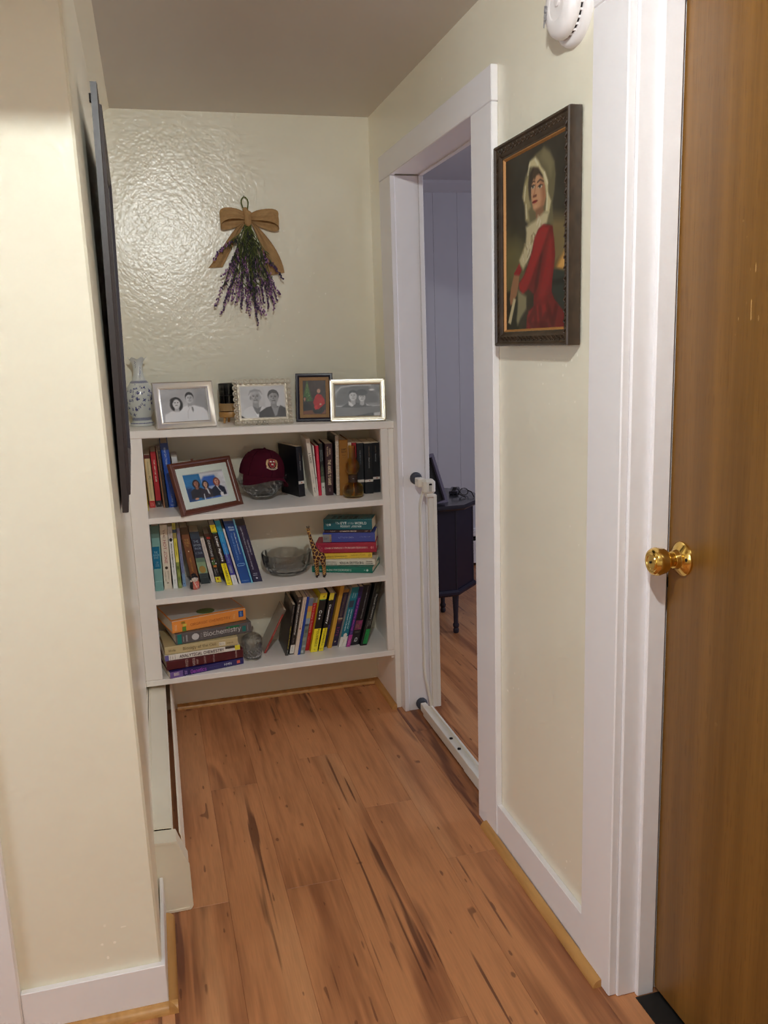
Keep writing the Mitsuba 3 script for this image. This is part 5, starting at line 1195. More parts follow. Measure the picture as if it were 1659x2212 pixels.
add_print(P, A, (0.023, 0.023), f1, lift=0.0012)
obj('backing', in_frame(box(-0.0045, 0.0, 0.004, w - 0.004, 0.004, h - 0.004), A), MDARK, f1)
easel(A, w, h, f1)

# 3: beaded ornate frame, two elderly people
A = frame_axes(0.2790, 3.1080, top_z(0.279) + 0.0004, 0.0505, 0.185, -0.0175)
w, h = 0.2157, 0.1665
f3 = thing('photo_frame', 'ornate beaded pewter frame with a grey portrait of two elderly people', 'photo frame', 'photo frames on the bookcase top')
ring, pearl, stones = [], [], []
nu, nv_ = 11, 8


def rim_points(inset, n1, n2):
    pts = []
    for q in range(n1):
        t = inset + (w - 2 * inset) * q / (n1 - 1); pts += [(t, inset), (t, h - inset)]
    for q in range(1, n2 - 1):
        t = inset + (h - 2 * inset) * q / (n2 - 1); pts += [(inset, t), (w - inset, t)]
    return pts


a_ = np.linspace(0, 2 * PI, 21)
for py_, pz_ in rim_points(0.0105, nu, nv_):
    ring.append(tube(np.stack([a_ * 0 + 0.003, py_ + 0.0094 * np.cos(a_), pz_ + 0.0094 * np.sin(a_)], 1), 0.0016, 6, False))
    ring.append(tube(np.stack([a_ * 0 + 0.0035, py_ + 0.0060 * np.cos(a_), pz_ + 0.0060 * np.sin(a_)], 1), 0.0013, 6, False))
    pearl.append(ball((0.0045, py_, pz_), 0.0034, 7))
for py_, pz_ in rim_points(0.0235, 42, 30):
    stones.append(move(trimesh.creation.icosphere(subdivisions=1, radius=0.0019), (0.0035, py_, pz_)))
obj('scroll_rings', in_frame(cat(ring), A), MCHAMP, f3, smooth=True)
obj('pearl_studs', in_frame(cat(pearl), A), bsdf('mat_pearl', principled(rgb(226, 220, 208), 0.12, 0.8, metallic=0.4)), f3, smooth=True)
obj('rhinestones', in_frame(cat(stones), A), MSILVER, f3)
obj('moulding', in_frame(ring_frame(w - 0.036, h - 0.036, [(0, -0.002), (0, 0.003), (0.008, 0.0028), (0.008, -0.002)]), (A[0] + A[1] * 0.018 + A[2] * 0.018, A[1], A[2], A[3])), MCHAMP, f3)
P = Print(w - 0.050, h - 0.050, 110, 84, GREY(186)).mottle(0.08, 3, 3, 6)
P.poly([(0.56, 0.0), (0.54, 1.0), (1.0, 1.0), (1.0, 0.0)], GREY(194), soft=0.05)
soft_person(P, 0.34, 0.66, 0.20, GREY(172), GREY(96), GREY(196), bald=True, asp=0.72)
P.ell(0.235, 0.63, 0.022, 0.06, GREY(136), soft=0.4); P.ell(0.447, 0.64, 0.020, 0.055, GREY(158), soft=0.4)
P.poly([(0.19, 0.72), (0.23, 0.86), (0.33, 0.91), (0.45, 0.87), (0.49, 0.74), (0.44, 0.82), (0.32, 0.83), (0.24, 0.80)], GREY(140), soft=0.03)
P.poly([(0.05, 0.0), (0.07, 0.24), (0.20, 0.36), (0.27, 0.38), (0.36, 0.20), (0.33, 0.0)], GREY(202), soft=0.02); P.poly([(0.33, 0.0), (0.37, 0.2), (0.47, 0.34), (0.60, 0.26), (0.55, 0.0)], GREY(200), soft=0.02)
P.poly([(0.27, 0.38), (0.34, 0.12), (0.40, 0.14), (0.46, 0.36), (0.37, 0.3)], GREY(110), soft=0.02); P.poly([(0.30, 0.22), (0.36, 0.04), (0.44, 0.02), (0.42, 0.14), (0.37, 0.1)], GREY(232), soft=0.015)
soft_person(P, 0.735, 0.63, 0.20, GREY(160), GREY(70), GREY(66), asp=0.70)
P.poly([(0.63, 0.68), (0.65, 0.80), (0.71, 0.86), (0.78, 0.85), (0.84, 0.76), (0.845, 0.68), (0.80, 0.775), (0.73, 0.80), (0.66, 0.76)], GREY(88), soft=0.03)
P.poly([(0.46, 0.0), (0.50, 0.16), (0.62, 0.32), (0.68, 0.36), (0.74, 0.10), (0.76, 0.0)], GREY(70), soft=0.02); P.poly([(0.78, 0.0), (0.80, 0.14), (0.88, 0.38), (1.0, 0.28), (1.0, 0.0)], GREY(76), soft=0.02)
P.poly([(0.68, 0.35), (0.745, 0.04), (0.79, 0.06), (0.86, 0.36), (0.77, 0.28)], GREY(146), soft=0.02)
for x, y in ((0.30, 0.56), (0.39, 0.55), (0.70, 0.52), (0.78, 0.52)):
    P.line([(x - 0.03, y + 0.05), (x, y), (x + 0.005, y - 0.06)], 0.007, GREY(110), 0.6)
P.poly([(0, 0), (0, 0.1), (0.1, 0.0)], GREY(40), soft=0.02)
add_print(P, A, (0.025, 0.025), f3, lift=0.0012)
obj('backing', in_frame(box(-0.0045, 0.0, 0.016, w - 0.016, 0.016, h - 0.016), A), MDARK, f3)
easel(A, w, h, f3)

# 4: small black frame, a Christmas scene on a tan mount
A = frame_axes(0.5170, 3.1907, top_z(0.517) + 0.0004, -0.2608, 0.1521, -0.0156)
w, h = 0.1384, 0.1791
f4 = thing('photo_frame', 'small upright black frame with a tan mount around a Christmas photograph', 'photo frame', 'photo frames on the bookcase top')
obj('moulding', in_frame(ring_frame(w, h, [(0, -0.006), (0, 0.008), (0.002, 0.010), (0.008, 0.010), (0.0135, 0.005), (0.0135, -0.002)]), A), MNAVY, f4)
vobj('mount', [(in_frame(ring_frame(w - 0.026, h - 0.026, [(0, 0), (0, 0.0015), (0.0125, 0.0015), (0.0135, 0.0004), (0.0135, 0.0)]), (A[0] + A[1] * 0.013 + A[2] * 0.013, A[1], A[2], A[3])), (152, 116, 78))], VM, f4)
P = Print(w - 0.052, h - 0.052, 76, 104, (52, 34, 28)).mottle(0.3, 4, 6, 8)
for x in (0.45, 0.62, 0.80, 0.95):
    P.line([(x, 0.25), (x, 1.0)], 0.008, (34, 22, 20), 0.7)
P.poly([(0.0, 0.0), (0.0, 0.12), (1.0, 0.14), (1.0, 0.0)], (110, 62, 40), soft=0.05)
for q in range(9):
    y = 0.40 + q * 0.062; wd = 0.25 - q * 0.027
    P.poly([(0.19 - wd, y), (0.19, y + 0.16), (0.19 + wd, y), (0.19, y - 0.02)], (46 + 3 * q, 92 + 2 * q, 46), soft=0.05)
for q in range(60):
    t = vr.uniform(0, 1); P.ell(0.19 + vr.normal(0, 0.10) * (1 - t), 0.40 + t * 0.5, 0.011, 0.006, [(170, 200, 150), (160, 60, 50), (200, 190, 110)][q % 3], soft=0.5, alpha=0.7)
soft_person(P, 0.08, 0.47, 0.05, (188, 136, 110), (24, 18, 18), (30, 28, 34), long_hair=True, asp=1.2)
P.poly([(0.0, 0.10), (0.0, 0.32), (0.10, 0.40), (0.28, 0.30), (0.40, 0.24), (0.36, 0.14)], (28, 26, 32), soft=0.03)
# a seated person in a red jacket
P.poly([(0.42, 0.10), (0.50, 0.03), (0.80, 0.02), (0.92, 0.1), (0.92, 0.3), (0.45, 0.3)], (26, 22, 24), soft=0.03)
P.poly([(0.50, 0.22), (0.44, 0.36), (0.54, 0.54), (0.64, 0.61), (0.80, 0.58), (0.94, 0.44), (0.96, 0.32), (0.84, 0.24), (0.66, 0.14)], (176, 22, 30), soft=0.02)
P.ell(0.70, 0.70, 0.095, 0.078, (86, 64, 50), soft=0.25); P.ell(0.69, 0.685, 0.072, 0.062, (196, 146, 124), soft=0.25)
for e in (-0.025, 0.025):
    P.ell(0.69 + e, 0.708, 0.014, 0.007, (40, 30, 30), soft=0.5)
P.line([(0.66, 0.655), (0.72, 0.655)], 0.008, (150, 90, 80))
P.poly([(0.46, 0.22), (0.60, 0.28), (0.66, 0.16), (0.54, 0.13)], (196, 40, 44), soft=0.03); P.ell(0.76, 0.30, 0.05, 0.03, (196, 146, 124), soft=0.4)
add_print(P, A, (0.026, 0.026), f4, lift=0.0004)
obj('backing', in_frame(box(-0.0065, -0.002, 0.003, w - 0.003, 0.003, h - 0.003), A), MDARK, f4)
easel(A, w, h, f4)

# 5: pale gold stepped frame, a couple in a car
A = frame_axes(0.6336, 3.1205, top_z(0.6336) + 0.0004, -0.1938, 0.2001, -0.0147)
w, h = 0.2052, 0.157
f5 = thing('photo_frame', 'stepped pale gold frame with a grey photograph of a couple in a car', 'photo frame', 'photo frames on the bookcase top')
obj('moulding', in_frame(ring_frame(w, h, [(0, -0.004), (0, 0.008), (0.0012, 0.0092), (0.0035, 0.0092), (0.0045, 0.0068), (0.006, 0.0068), (0.007, 0.0085), (0.0125, 0.0078), (0.0135, 0.0055), (0.016, 0.005), (0.0175, 0.0062), (0.0195, 0.0045), (0.0195, 0.0)]), A), MCHAMP, f5)
corner = [ball((0.008, a, b), 0.003, 6) for a, b in ((0.003, 0.003), (w - 0.003, 0.003), (0.003, h - 0.003), (w - 0.003, h - 0.003))]
obj('corner_bead', in_frame(cat(corner), A), MCHAMP, f5, smooth=True)
P = Print(w - 0.037, h - 0.037, 100, 74, GREY(120)).grad(GREY(126), GREY(112)).mottle(0.3, 5, 5, 9)
P.poly([(0, 0), (0, 0.22), (0.45, 0.32), (1.0, 0.30), (1.0, 0.0)], GREY(118), soft=0.04)
P.poly([(0.02, 0.56), (0.1, 0.84), (0.3, 0.92), (0.74, 0.95), (0.97, 0.6), (0.95, 0.42), (0.05, 0.36)], GREY(96), soft=0.05)
P.line([(0.02, 0.75), (0.14, 0.92), (0.45, 0.97), (0.8, 0.97)], 0.018, GREY(168)); P.line([(0.0, 0.33), (0.4, 0.30), (1.0, 0.33)], 0.012, GREY(176)); P.line([(0.0, 0.24), (0.5, 0.21)], 0.008, GREY(150))
P.poly([(0.45, 0.03), (0.72, 0.09), (1.0, 0.13), (1.0, 0.0), (0.45, 0.0)], GREY(190), soft=0.03)
soft_person(P, 0.40, 0.64, 0.15, GREY(200), GREY(38), GREY(64), asp=0.74)
P.poly([(0.30, 0.36), (0.37, 0.30), (0.42, 0.32), (0.36, 0.42), (0.30, 0.48)], GREY(220), soft=0.02)
soft_person(P, 0.60, 0.60, 0.135, GREY(196), GREY(48), GREY(74), asp=0.74)
P.ell(0.60, 0.74, 0.12, 0.10, GREY(52), soft=0.4); P.poly([(0.68, 0.40), (0.80, 0.32), (0.70, 0.33)], GREY(206), soft=0.03)
P.poly([(0.0, 0.0), (0.0, 0.30), (0.5, 0.27), (1.0, 0.31), (1.0, 0.13), (0.7, 0.08), (0.45, 0.02), (0.4, 0.0)], GREY(112), soft=0.02)
P.ell(0.82, 0.82, 0.06, 0.03, GREY(210), soft=0.8)
add_print(P, A, (0.0185, 0.0185), f5, lift=0.0012)
obj('backing', in_frame(box(-0.0045, 0.0, 0.004, w - 0.004, 0.004, h - 0.004), A), MDARK, f5)
easel(A, w, h, f5)

# candle in smoked glass on a little wooden stand
cn = thing('candle', 'candle in a smoked black glass with a kraft label on a wooden stand', 'candle')
cx, cy, cz = 0.2780, 3.262, top_z(0.278)
obj('glass', lathe([(0, 0.044), (0.0365, 0.044), (0.038, 0.046), (0.038, 0.146), (0.0372, 0.1475), (0.0355, 0.146), (0.0355, 0.049), (0, 0.049)], 40, (cx, cy, cz)), MSMOKE, cn, smooth=35)
vobj('wax', [(lathe([(0, 0.0492), (0.0352, 0.0492), (0.0352, 0.102), (0, 0.102)], 32, (cx, cy, cz)), (120, 118, 116))], VM, cn, smooth=35)
obj('wick', tube([(cx, cy, cz + 0.101), (cx + 0.001, cy, cz + 0.113)], 0.0009, 6), MDARK, cn)
lab = lathe([(0.0383, 0.044), (0.0383, 0.075)], 40, (cx, cy, cz))
vobj('label', [(lathe([(0.0381, 0.0455), (0.0385, 0.0455), (0.0385, 0.0745), (0.0381, 0.0745), (0.0381, 0.0455)], 40, (cx, cy, cz)), (162, 128, 86))], VM, cn, smooth=35)
tp_ = obj('stand', lathe([(0, 0.022), (0.036, 0.022), (0.040, 0.024), (0.041, 0.030), (0.041, 0.038), (0.0395, 0.043), (0, 0.0436)], 40, (cx, cy, cz)), MOAK, cn, smooth=35, label='light wooden stand on three legs')
for q in range(3):
    a = -2.5 + q * 2 * PI / 3
    p0, p1 = np.array([cx + 0.026 * math.cos(a), cy + 0.026 * math.sin(a), cz + 0.024]), np.array([cx + 0.031 * math.cos(a), cy + 0.031 * math.sin(a), cz + 0.0008])
    obj('leg', tube([p0, p1], [0.0055, 0.0040], 10), MOAK, tp_, smooth=40)

# ================================================================ ON THE SHELVES
# brown frame leaning out over the shelf edge: three people before a blue backdrop
zA = shelf_z('A', 3.0469)
A = frame_axes(0.0677, 3.0469, zA + 0.0008, 0.5338, 0.3615, 0.0036)
w, h = 0.2633, 0.1941
fb = thing('photo_frame', 'tilted reddish brown wooden frame with a photograph of three women in dark jackets, top shelf', 'photo frame')
MRED = bsdf('mat_mahogany', principled(rgb(92, 48, 34), 0.34, 0.5))
obj('moulding', in_frame(ring_frame(w, h, [(0, -0.006), (0, 0.008), (0.002, 0.0115), (0.005, 0.0125), (0.0065, 0.010), (0.012, 0.0085), (0.0145, 0.0105), (0.0175, 0.0085), (0.0215, 0.0035), (0.0215, -0.002)]), A), MRED, fb)
vobj('mount', [(in_frame(ring_frame(w - 0.042, h - 0.042, [(0, 0), (0, 0.0016), (0.024, 0.0016), (0.0252, 0.0005), (0.0252, 0.0)]), (A[0] + A[1] * 0.021 + A[2] * 0.021, A[1], A[2], A[3])), (206, 216, 206))], VM, fb)
obj('hanger', in_frame(extrude(sg.Polygon([(-0.012, -0.002), (0.012, -0.002), (0.004, 0.004), (0.001, 0.013), (-0.002, 0.004)]), 0.003), (A[0] + A[1] * 0.105 + A[2] * h - A[3] * 0.004, A[2], A[3], A[1])) if False else in_frame(cat(box(-0.004, -0.001, 0.092, 0.118, h - 0.004, h + 0.002), box(-0.004, -0.001, 0.101, 0.109, h + 0.001, h + 0.009)), A), MRED, fb)
P = Print(w - 0.092, h - 0.092, 96, 66, (206, 208, 212))
P.poly([(0.0, 0.0), (0.0, 1.0), (0.40, 1.0), (0.42, 0.3), (0.40, 0.0)], (36, 104, 156), soft=0.02).mottle(0.12, 5, 8, 11)
P.poly([(0.0, 0.0), (0.0, 0.5), (0.14, 0.52), (0.2, 0.2), (0.18, 0.0)], (28, 52, 96), soft=0.08)
for q in range(8):
    P.line([(0.05, 0.92 - q * 0.06), (0.34, 0.95 - q * 0.05)], 0.008, (86, 150, 190), 0.35)
P.poly([(0.42, 0.0), (0.42, 0.72), (0.50, 0.84), (0.76, 0.84), (0.84, 0.6), (0.82, 0.0)], (44, 88, 168), soft=0.05)
P.poly([(0.56, 0.0), (0.56, 0.46), (0.72, 0.46), (0.72, 0.2)], (200, 204, 210), soft=0.03, alpha=0.7)
P.poly([(0.0, 0.985), (0.0, 1.0), (1.0, 1.0), (1.0, 0.93)], (176, 178, 178), soft=0.01)
soft_person(P, 0.27, 0.63, 0.115, (170, 112, 86), (40, 22, 20), (34, 32, 36), long_hair=True, asp=0.62)
P.ell(0.20, 0.08, 0.05, 0.04, (190, 138, 110), soft=0.4)
soft_person(P, 0.49, 0.56, 0.11, (206, 156, 130), (26, 20, 22), (44, 36, 42), long_hair=True, asp=0.58)
P.poly([(0.49, 0.40), (0.53, 0.36), (0.55, 0.16), (0.51, 0.2)], (214, 216, 218), soft=0.02)
soft_person(P, 0.78, 0.60, 0.115, (214, 156, 132), (120, 56, 40), (24, 28, 44), long_hair=True, asp=0.6)
P.line([(0.76, 0.42), (0.80, 0.28), (0.84, 0.18)], 0.012, (210, 210, 216)); P.poly([(0.80, 0.03), (0.80, 0.17), (0.88, 0.17), (0.88, 0.03)], (226, 226, 226), soft=0.015)
P.line([(0.39, 0.0), (0.40, 0.2)], 0.012, (220, 224, 228))
add_print(P, A, (0.046, 0.046), fb, lift=0.0003)
obj('backing', in_frame(box(-0.0065, -0.002, 0.004, w - 0.004, 0.004, h - 0.004), A), MDARK, fb)


# glass bowls
def glass_bowl(outer, inner, fn, n=96):
    m = lathe(outer + inner[::-1], n)
    v = np.asarray(m.vertices).copy()
    return tm(fn(v), m.faces)


bA = thing('glass_bowl', 'cut crystal bowl with scalloped rim holding the maroon cap, top shelf', 'bowl')
bx_, by_ = 0.3800, 3.2465
zb_ = shelf_z('A', by_) + 0.0030
dense = lambda pr, n: [tuple(q) for q in np.stack([np.interp(np.linspace(0, 1, n), np.linspace(0, 1, len(pr)), np.array(pr)[:, i]) for i in (0, 1)], 1)]


def facet_bowl(outer, inner, n, relief, rim):
    """outer and inner profiles, n columns; relief(row, column) moves an outer vertex inward, rim(column) lifts the top edge."""
    V, F = [], []
    rows = outer + inner[::-1]
    no = len(outer)
    for j, (r, z) in enumerate(rows):
        for i in range(n):
            a = i * 2 * PI / n
            rr_ = max(r - (relief(j, i) if j < no else 0), 0.0)
            top = j in (no - 1, no)
            V.append((rr_ * math.cos(a), rr_ * math.sin(a), z + (rim(i) if top else 0)))
    for j in range(len(rows) - 1):
        for i in range(n):
            p, q = j * n + i, j * n + (i + 1) % n
            F += [(p, q, q + n), (p, q + n, p + n)] if (i + j) % 2 else [(p, q, p + n), (q, q + n, p + n)]
    m = trimesh.Trimesh(V, F, process=False)
    m.merge_vertices(digits_vertex=7)
    m.update_faces(m.nondegenerate_faces())
    return tm(m.vertices, m.faces)


po = [(0.0, 0.0), (0.044, 0.0), (0.049, 0.006), (0.056, 0.016), (0.066, 0.025), (0.0755, 0.036), (0.083, 0.047), (0.0885, 0.058), (0.0935, 0.068), (0.097, 0.078)]
pi_ = [(0.0, 0.010), (0.042, 0.010), (0.060, 0.025), (0.077, 0.047), (0.0865, 0.066), (0.0925, 0.077)]
m = facet_bowl(po, pi_, 40, lambda j, i: 0.0042 if 2 < j < 9 and (i + j) % 2 else 0.0, lambda i: 0.0035 * math.cos(i * PI / 2))
obj('body', move(m, (bx_, by_, zb_)), MGLASS, bA)

# maroon cap, its crown sunk into the bowl
cp = thing('cap', 'maroon baseball cap with a shield crest, resting in the cut crystal bowl', 'cap')
capc = np.array([0.3800, 3.2400, zb_ + 0.089])
yawc, pit, rol = math.radians(16), math.radians(3), math.radians(-9)
fc = np.array([math.sin(yawc), -math.cos(yawc), 0.0]); rc = np.array([math.cos(yawc), math.sin(yawc), 0.0])
f2 = fc * math.cos(pit) - np.array([0, 0, 1]) * math.sin(pit); u2 = np.cross(f2, rc) * -1
u2 = np.cross(rc, fc) * 0 + (np.array([0, 0, 1]) * math.cos(pit) + fc * math.sin(pit))
r2 = rc * math.cos(rol) + u2 * math.sin(rol); u3 = np.cross(f2, r2); u3 = u3 if u3[2] > 0 else -u3


def capm(v):
    return capc + v[:, :1] * r2 + v[:, 1:2] * f2 + v[:, 2:3] * u3


nn, mm = 64, 26
V, F = [], []
for shell, s in ((0, 1.0), (1, 0.975)):
    for j in range(mm):
        t = j / (mm - 1) * PI / 2
        for i in range(nn):
            a = i * 2 * PI / nn
            cxr, cyr = 0.0845 * math.cos(a), 0.092 * math.sin(a)
            e = math.cos(t) ** 0.78
            front = max(0, math.sin(a)) ** 2
            V.append((cxr * e * s, cyr * e * s, (0.097 + 0.012 * front * math.sin(2 * t)) * math.sin(t) ** 0.92 * s))
for s in (0, 1):
    for j in range(mm - 1):
        for i in range(nn):
            a, b = s * nn * mm + j * nn + i, s * nn * mm + j * nn + (i + 1) % nn
            q = [(a, b, b + nn), (a, b + nn, a + nn)]
            F += q if s == 0 else [(x_, z_, y_) for x_, y_, z_ in q]
V = np.array(V)
crown = tm(capm(V), F)
MAR = (66, 16, 32)
vobj('crown', [(crown, MAR)], VD, cp, smooth=True)
seams = []
for q in range(6):
    a = q * PI / 3 + PI / 6
    pts = [(0.0852 * math.cos(a) * math.cos(t) ** 0.78, 0.0927 * math.sin(a) * math.cos(t) ** 0.78, (0.098 + 0.012 * max(0, math.sin(a)) ** 2 * math.sin(2 * t)) * math.sin(t) ** 0.92) for t in np.linspace(0.02, PI / 2, 14)]
    seams.append((tube(capm(np.array(pts)), 0.0007, 4), (56, 12, 26)))
vobj('seam', seams, VD, cp)
vobj('button', [(ball(capm(np.array([[0, 0, 0.098]]))[0], 0.006, 8), MAR)], VD, cp, smooth=True)
V, F = [], []
nu_, nv2 = 40, 12
for s in (0, 1):
    for j in range(nv2):
        t = j / (nv2 - 1)
        for i in range(nu_):
            a = math.radians(8 + 164 * i / (nu_ - 1))
            x = 0.0815 * math.cos(a) * (1 + 0.06 * t)
            y = 0.089 * math.sin(a) + t * 0.066 * math.sin(a) ** 0.7
            z = 0.004 - 0.040 * (abs(x) / 0.083) ** 1.8 * t ** 0.8 + 0.002 * t - 0.0022 * s
            V.append((x, y, z))
for s in (0, 1):
    for j in range(nv2 - 1):
        for i in range(nu_ - 1):
            a = s * nu_ * nv2 + j * nu_ + i
            q = [(a, a + 1, a + nu_ + 1), (a, a + nu_ + 1, a + nu_)]
            F += q if s == 0 else [(x_, z_, y_) for x_, y_, z_ in q]
for i in range(nu_ - 1):
    a, b = (nv2 - 1) * nu_ + i, nu_ * nv2 + (nv2 - 1) * nu_ + i
    F += [(a, a + 1, b + 1), (a, b + 1, b)]
vobj('brim', [(tm(capm(np.array(V)), F), (70, 18, 34))], VD, cp, smooth=True)
# crest: shield with three open books, wreath either side and a ribbon below
def crown_at(x, z):
    """a point of the crown's front at sideways x and height z, and lifted a little."""
    best = V0[np.argmin((V0[:, 0] - x) ** 2 + (V0[:, 2] - z) ** 2 + (V0[:, 1] < 0) * 9)]
    return best[1]


vv0 = []
for t in np.linspace(0, PI / 2, 60):
    for a in np.linspace(0.2, PI - 0.2, 80):
        e = math.cos(t) ** 0.78
        vv0.append((0.0845 * math.cos(a) * e, 0.092 * math.sin(a) * e, (0.097 + 0.012 * math.sin(a) ** 2 * math.sin(2 * t)) * math.sin(t) ** 0.92))
V0 = np.array(vv0)
from scipy.interpolate import LinearNDInterpolator
surf = LinearNDInterpolator(V0[:, [0, 2]], V0[:, 1])


def stitched(poly, lift, col):
    poly = shapely.segmentize(poly, 0.003)
    m = extrude(poly, 0.001)
    v = np.asarray(m.vertices)
    z = v[:, 1] + 0.054
    y = surf(v[:, 0], z) + lift + v[:, 2]
    return tm(capm(np.stack([v[:, 0], y, z], 1)), m.faces[:, ::-1]), col


sh = sg.Polygon([(-0.0125, 0.015), (0, 0.0165), (0.0125, 0.015), (0.0125, 0.0), (0.009, -0.0095), (0, -0.015), (-0.009, -0.0095), (-0.0125, 0.0)])
cr = [stitched(sh.buffer(0.0012), 0.0003, (190, 150, 112)), stitched(sh, 0.0007, (142, 34, 42))]
for a, b in ((-0.006, 0.0075), (0.006, 0.0085), (0, -0.002)):
    cr.append(stitched(sg.box(a - 0.0040, b - 0.0028, a - 0.0003, b + 0.0028), 0.0013, (214, 204, 190))); cr.append(stitched(sg.box(a + 0.0003, b - 0.0028, a + 0.0040, b + 0.0028), 0.0013, (214, 204, 190)))
for s in (-1, 1):
    for q in range(7):
        a = 0.55 - q * 0.26
        px_, pz_ = s * 0.0205 * math.cos(a), 0.0205 * math.sin(a) - 0.001
        lf = sg.Point(0, 0).buffer(1.0, 6)
        lf = shapely.affinity.scale(lf, 0.0052, 0.0028)
        lf = shapely.affinity.translate(shapely.affinity.rotate(lf, math.degrees(a) * s + s * 55), px_, pz_)
        cr.append(stitched(lf, 0.0004, (190, 162, 118)))
rib = sg.LineString([(-0.022, -0.0135), (-0.012, -0.0185), (0, -0.0205), (0.012, -0.0185), (0.022, -0.0135)]).buffer(0.0026, cap_style=2)
cr.append(stitched(rib, 0.001, (206, 190, 170)))
for q in range(7):
    a = (q - 3) * 0.0052
    cr.append(stitched(sg.box(a - 0.001, -0.0222 + abs(a) * 0.28, a + 0.0009, -0.0190 + abs(a) * 0.28), 0.0018, (110, 70, 60)))
vobj('crest', cr, VM, cp)

# amber oil lamp
lm = thing('oil_lamp', 'small amber glass oil lamp with a bulbous chimney at the front of the top shelf', 'oil lamp')
lx, ly = 0.7155, 3.146
lz = shelf_z('A', ly) + 0.0028
ang_ = lambda pr, n: [(float(PchipInterpolator(np.arange(len(pr)), np.array(pr)[:, 0])(t)), float(PchipInterpolator(np.arange(len(pr)), np.array(pr)[:, 1])(t))) for t in np.linspace(0, len(pr) - 1, n)]
outer = ang_([(0.0, 0.0), (0.034, 0.0), (0.0395, 0.006), (0.0405, 0.022), (0.039, 0.036), (0.034, 0.046), (0.024, 0.052), (0.0175, 0.055)], 40)
inner = ang_([(0.0, 0.004), (0.032, 0.004), (0.0365, 0.009), (0.0375, 0.022), (0.036, 0.035), (0.031, 0.0435), (0.022, 0.0495), (0.0155, 0.0535)], 36)
obj('font', lathe(outer + inner[::-1], 48, (lx, ly, lz)), MAMBER, lm, smooth=30)
obj('oil', lathe([(0, 0.0046), (0.0315, 0.0046), (0.036, 0.0095), (0.0369, 0.020), (0.0, 0.020)], 40, (lx, ly, lz)), MAMBER, lm, smooth=30)
wk = smooth_path([(lx - 0.008, ly - 0.012, lz + 0.006), (lx - 0.002, ly - 0.010, lz + 0.012), (lx + 0.002, ly - 0.006, lz + 0.030), (lx + 0.001, ly, lz + 0.052)], 16)
vobj('wick', [(tube(wk, 0.0015, 6), (206, 170, 96))], VM, lm)
vobj('burner', [(lathe([(0.0, 0.050), (0.0165, 0.0535), (0.0178, 0.056), (0.0178, 0.069), (0.0165, 0.072), (0.0172, 0.074), (0.0172, 0.083), (0.0, 0.083)], 40, (lx, ly, lz)), (52, 34, 26))], VG, lm, smooth=30)
outer = ang_([(0.0165, 0.0835), (0.0185, 0.088), (0.0255, 0.100), (0.0285, 0.114), (0.0265, 0.128), (0.0205, 0.138), (0.0150, 0.146), (0.0132, 0.160), (0.0130, 0.195)], 44)
inner = [(max(r - 0.0020, 0.001), z) for r, z in outer]
obj('chimney', lathe([(outer[0][0] - 0.001, outer[0][1])] + outer + [(0.0122, 0.1958)] + inner[::-1], 48, (lx, ly, lz)), MAMBER, lm, smooth=30)

# clear bowl on the middle shelf
bB = thing('glass_bowl', 'clear pressed glass bowl with panelled sides and thumbprint base, middle shelf', 'bowl')
bx_, by_, zb_ = 0.4590, 3.2470, 0.5494


po = [(0.0, 0.001), (0.050, 0.0), (0.062, 0.001), (0.069, 0.006), (0.078, 0.013), (0.086, 0.024), (0.091, 0.034), (0.0945, 0.050), (0.0975, 0.068), (0.100, 0.085)]
pi_ = [(0.0, 0.008), (0.058, 0.008), (0.078, 0.022), (0.088, 0.042), (0.0925, 0.065), (0.0950, 0.085)]
m = facet_bowl(po, pi_, 32, lambda j, i: (0.0050 if j in (4, 5) and (i + j) % 2 else 0.0) + (0.0032 if j > 5 and i % 2 else 0.0), lambda i: 0.0028 if i % 2 else 0.0)
obj('body', move(m, (bx_, by_, zb_)), MGLASS, bB)

# candy jar with lid on the bottom shelf
jr = thing('glass_jar', 'small lidded cut glass candy jar on the bottom shelf beside the textbook stack', 'jar')
jx, jy, jz = 0.2935, 3.168, SHELF['C'] + 0.0005


po = [(0.0, 0.0), (0.031, 0.0), (0.033, 0.004), (0.0325, 0.009), (0.0345, 0.014), (0.0375, 0.020), (0.0392, 0.027), (0.0402, 0.034), (0.0406, 0.041), (0.0407, 0.048), (0.0407, 0.055), (0.0407, 0.074)]
pi_ = [(0.0, 0.007), (0.030, 0.007), (0.0335, 0.014), (0.0365, 0.030), (0.0372, 0.074)]
m = facet_bowl(po, pi_, 36, lambda j, i: 0.0026 if 3 < j < 11 and (i + j) % 2 else 0.0, lambda i: 0.0)
obj('body', move(m, (jx, jy, jz)), MGLASS, jr)
po = [(0.0375, 0.0745), (0.0405, 0.0748), (0.0412, 0.078), (0.0395, 0.083), (0.034, 0.090), (0.027, 0.096), (0.018, 0.1008), (0.0055, 0.105), (0.0045, 0.109), (0.0085, 0.114), (0.0105, 0.121), (0.0085, 0.129), (0.0035, 0.1345), (0.0, 0.135)]
pi_ = [(0.0375, 0.0745), (0.0372, 0.079), (0.028, 0.090), (0.014, 0.0965), (0.0, 0.0985)]
V = facet_bowl(po[::1], [(0.0, 0.1351), (0.0, 0.1351)], 36, lambda j, i: 0.0020 if 3 < j < 7 and (i + j) % 2 else 0.0, lambda i: 0.0)
inn = lathe(pi_, 36)
obj('lid', move(cat(V, tm(inn.vertices, np.asarray(inn.faces)[:, ::-1])), (jx, jy, jz)), MGLASS, jr)

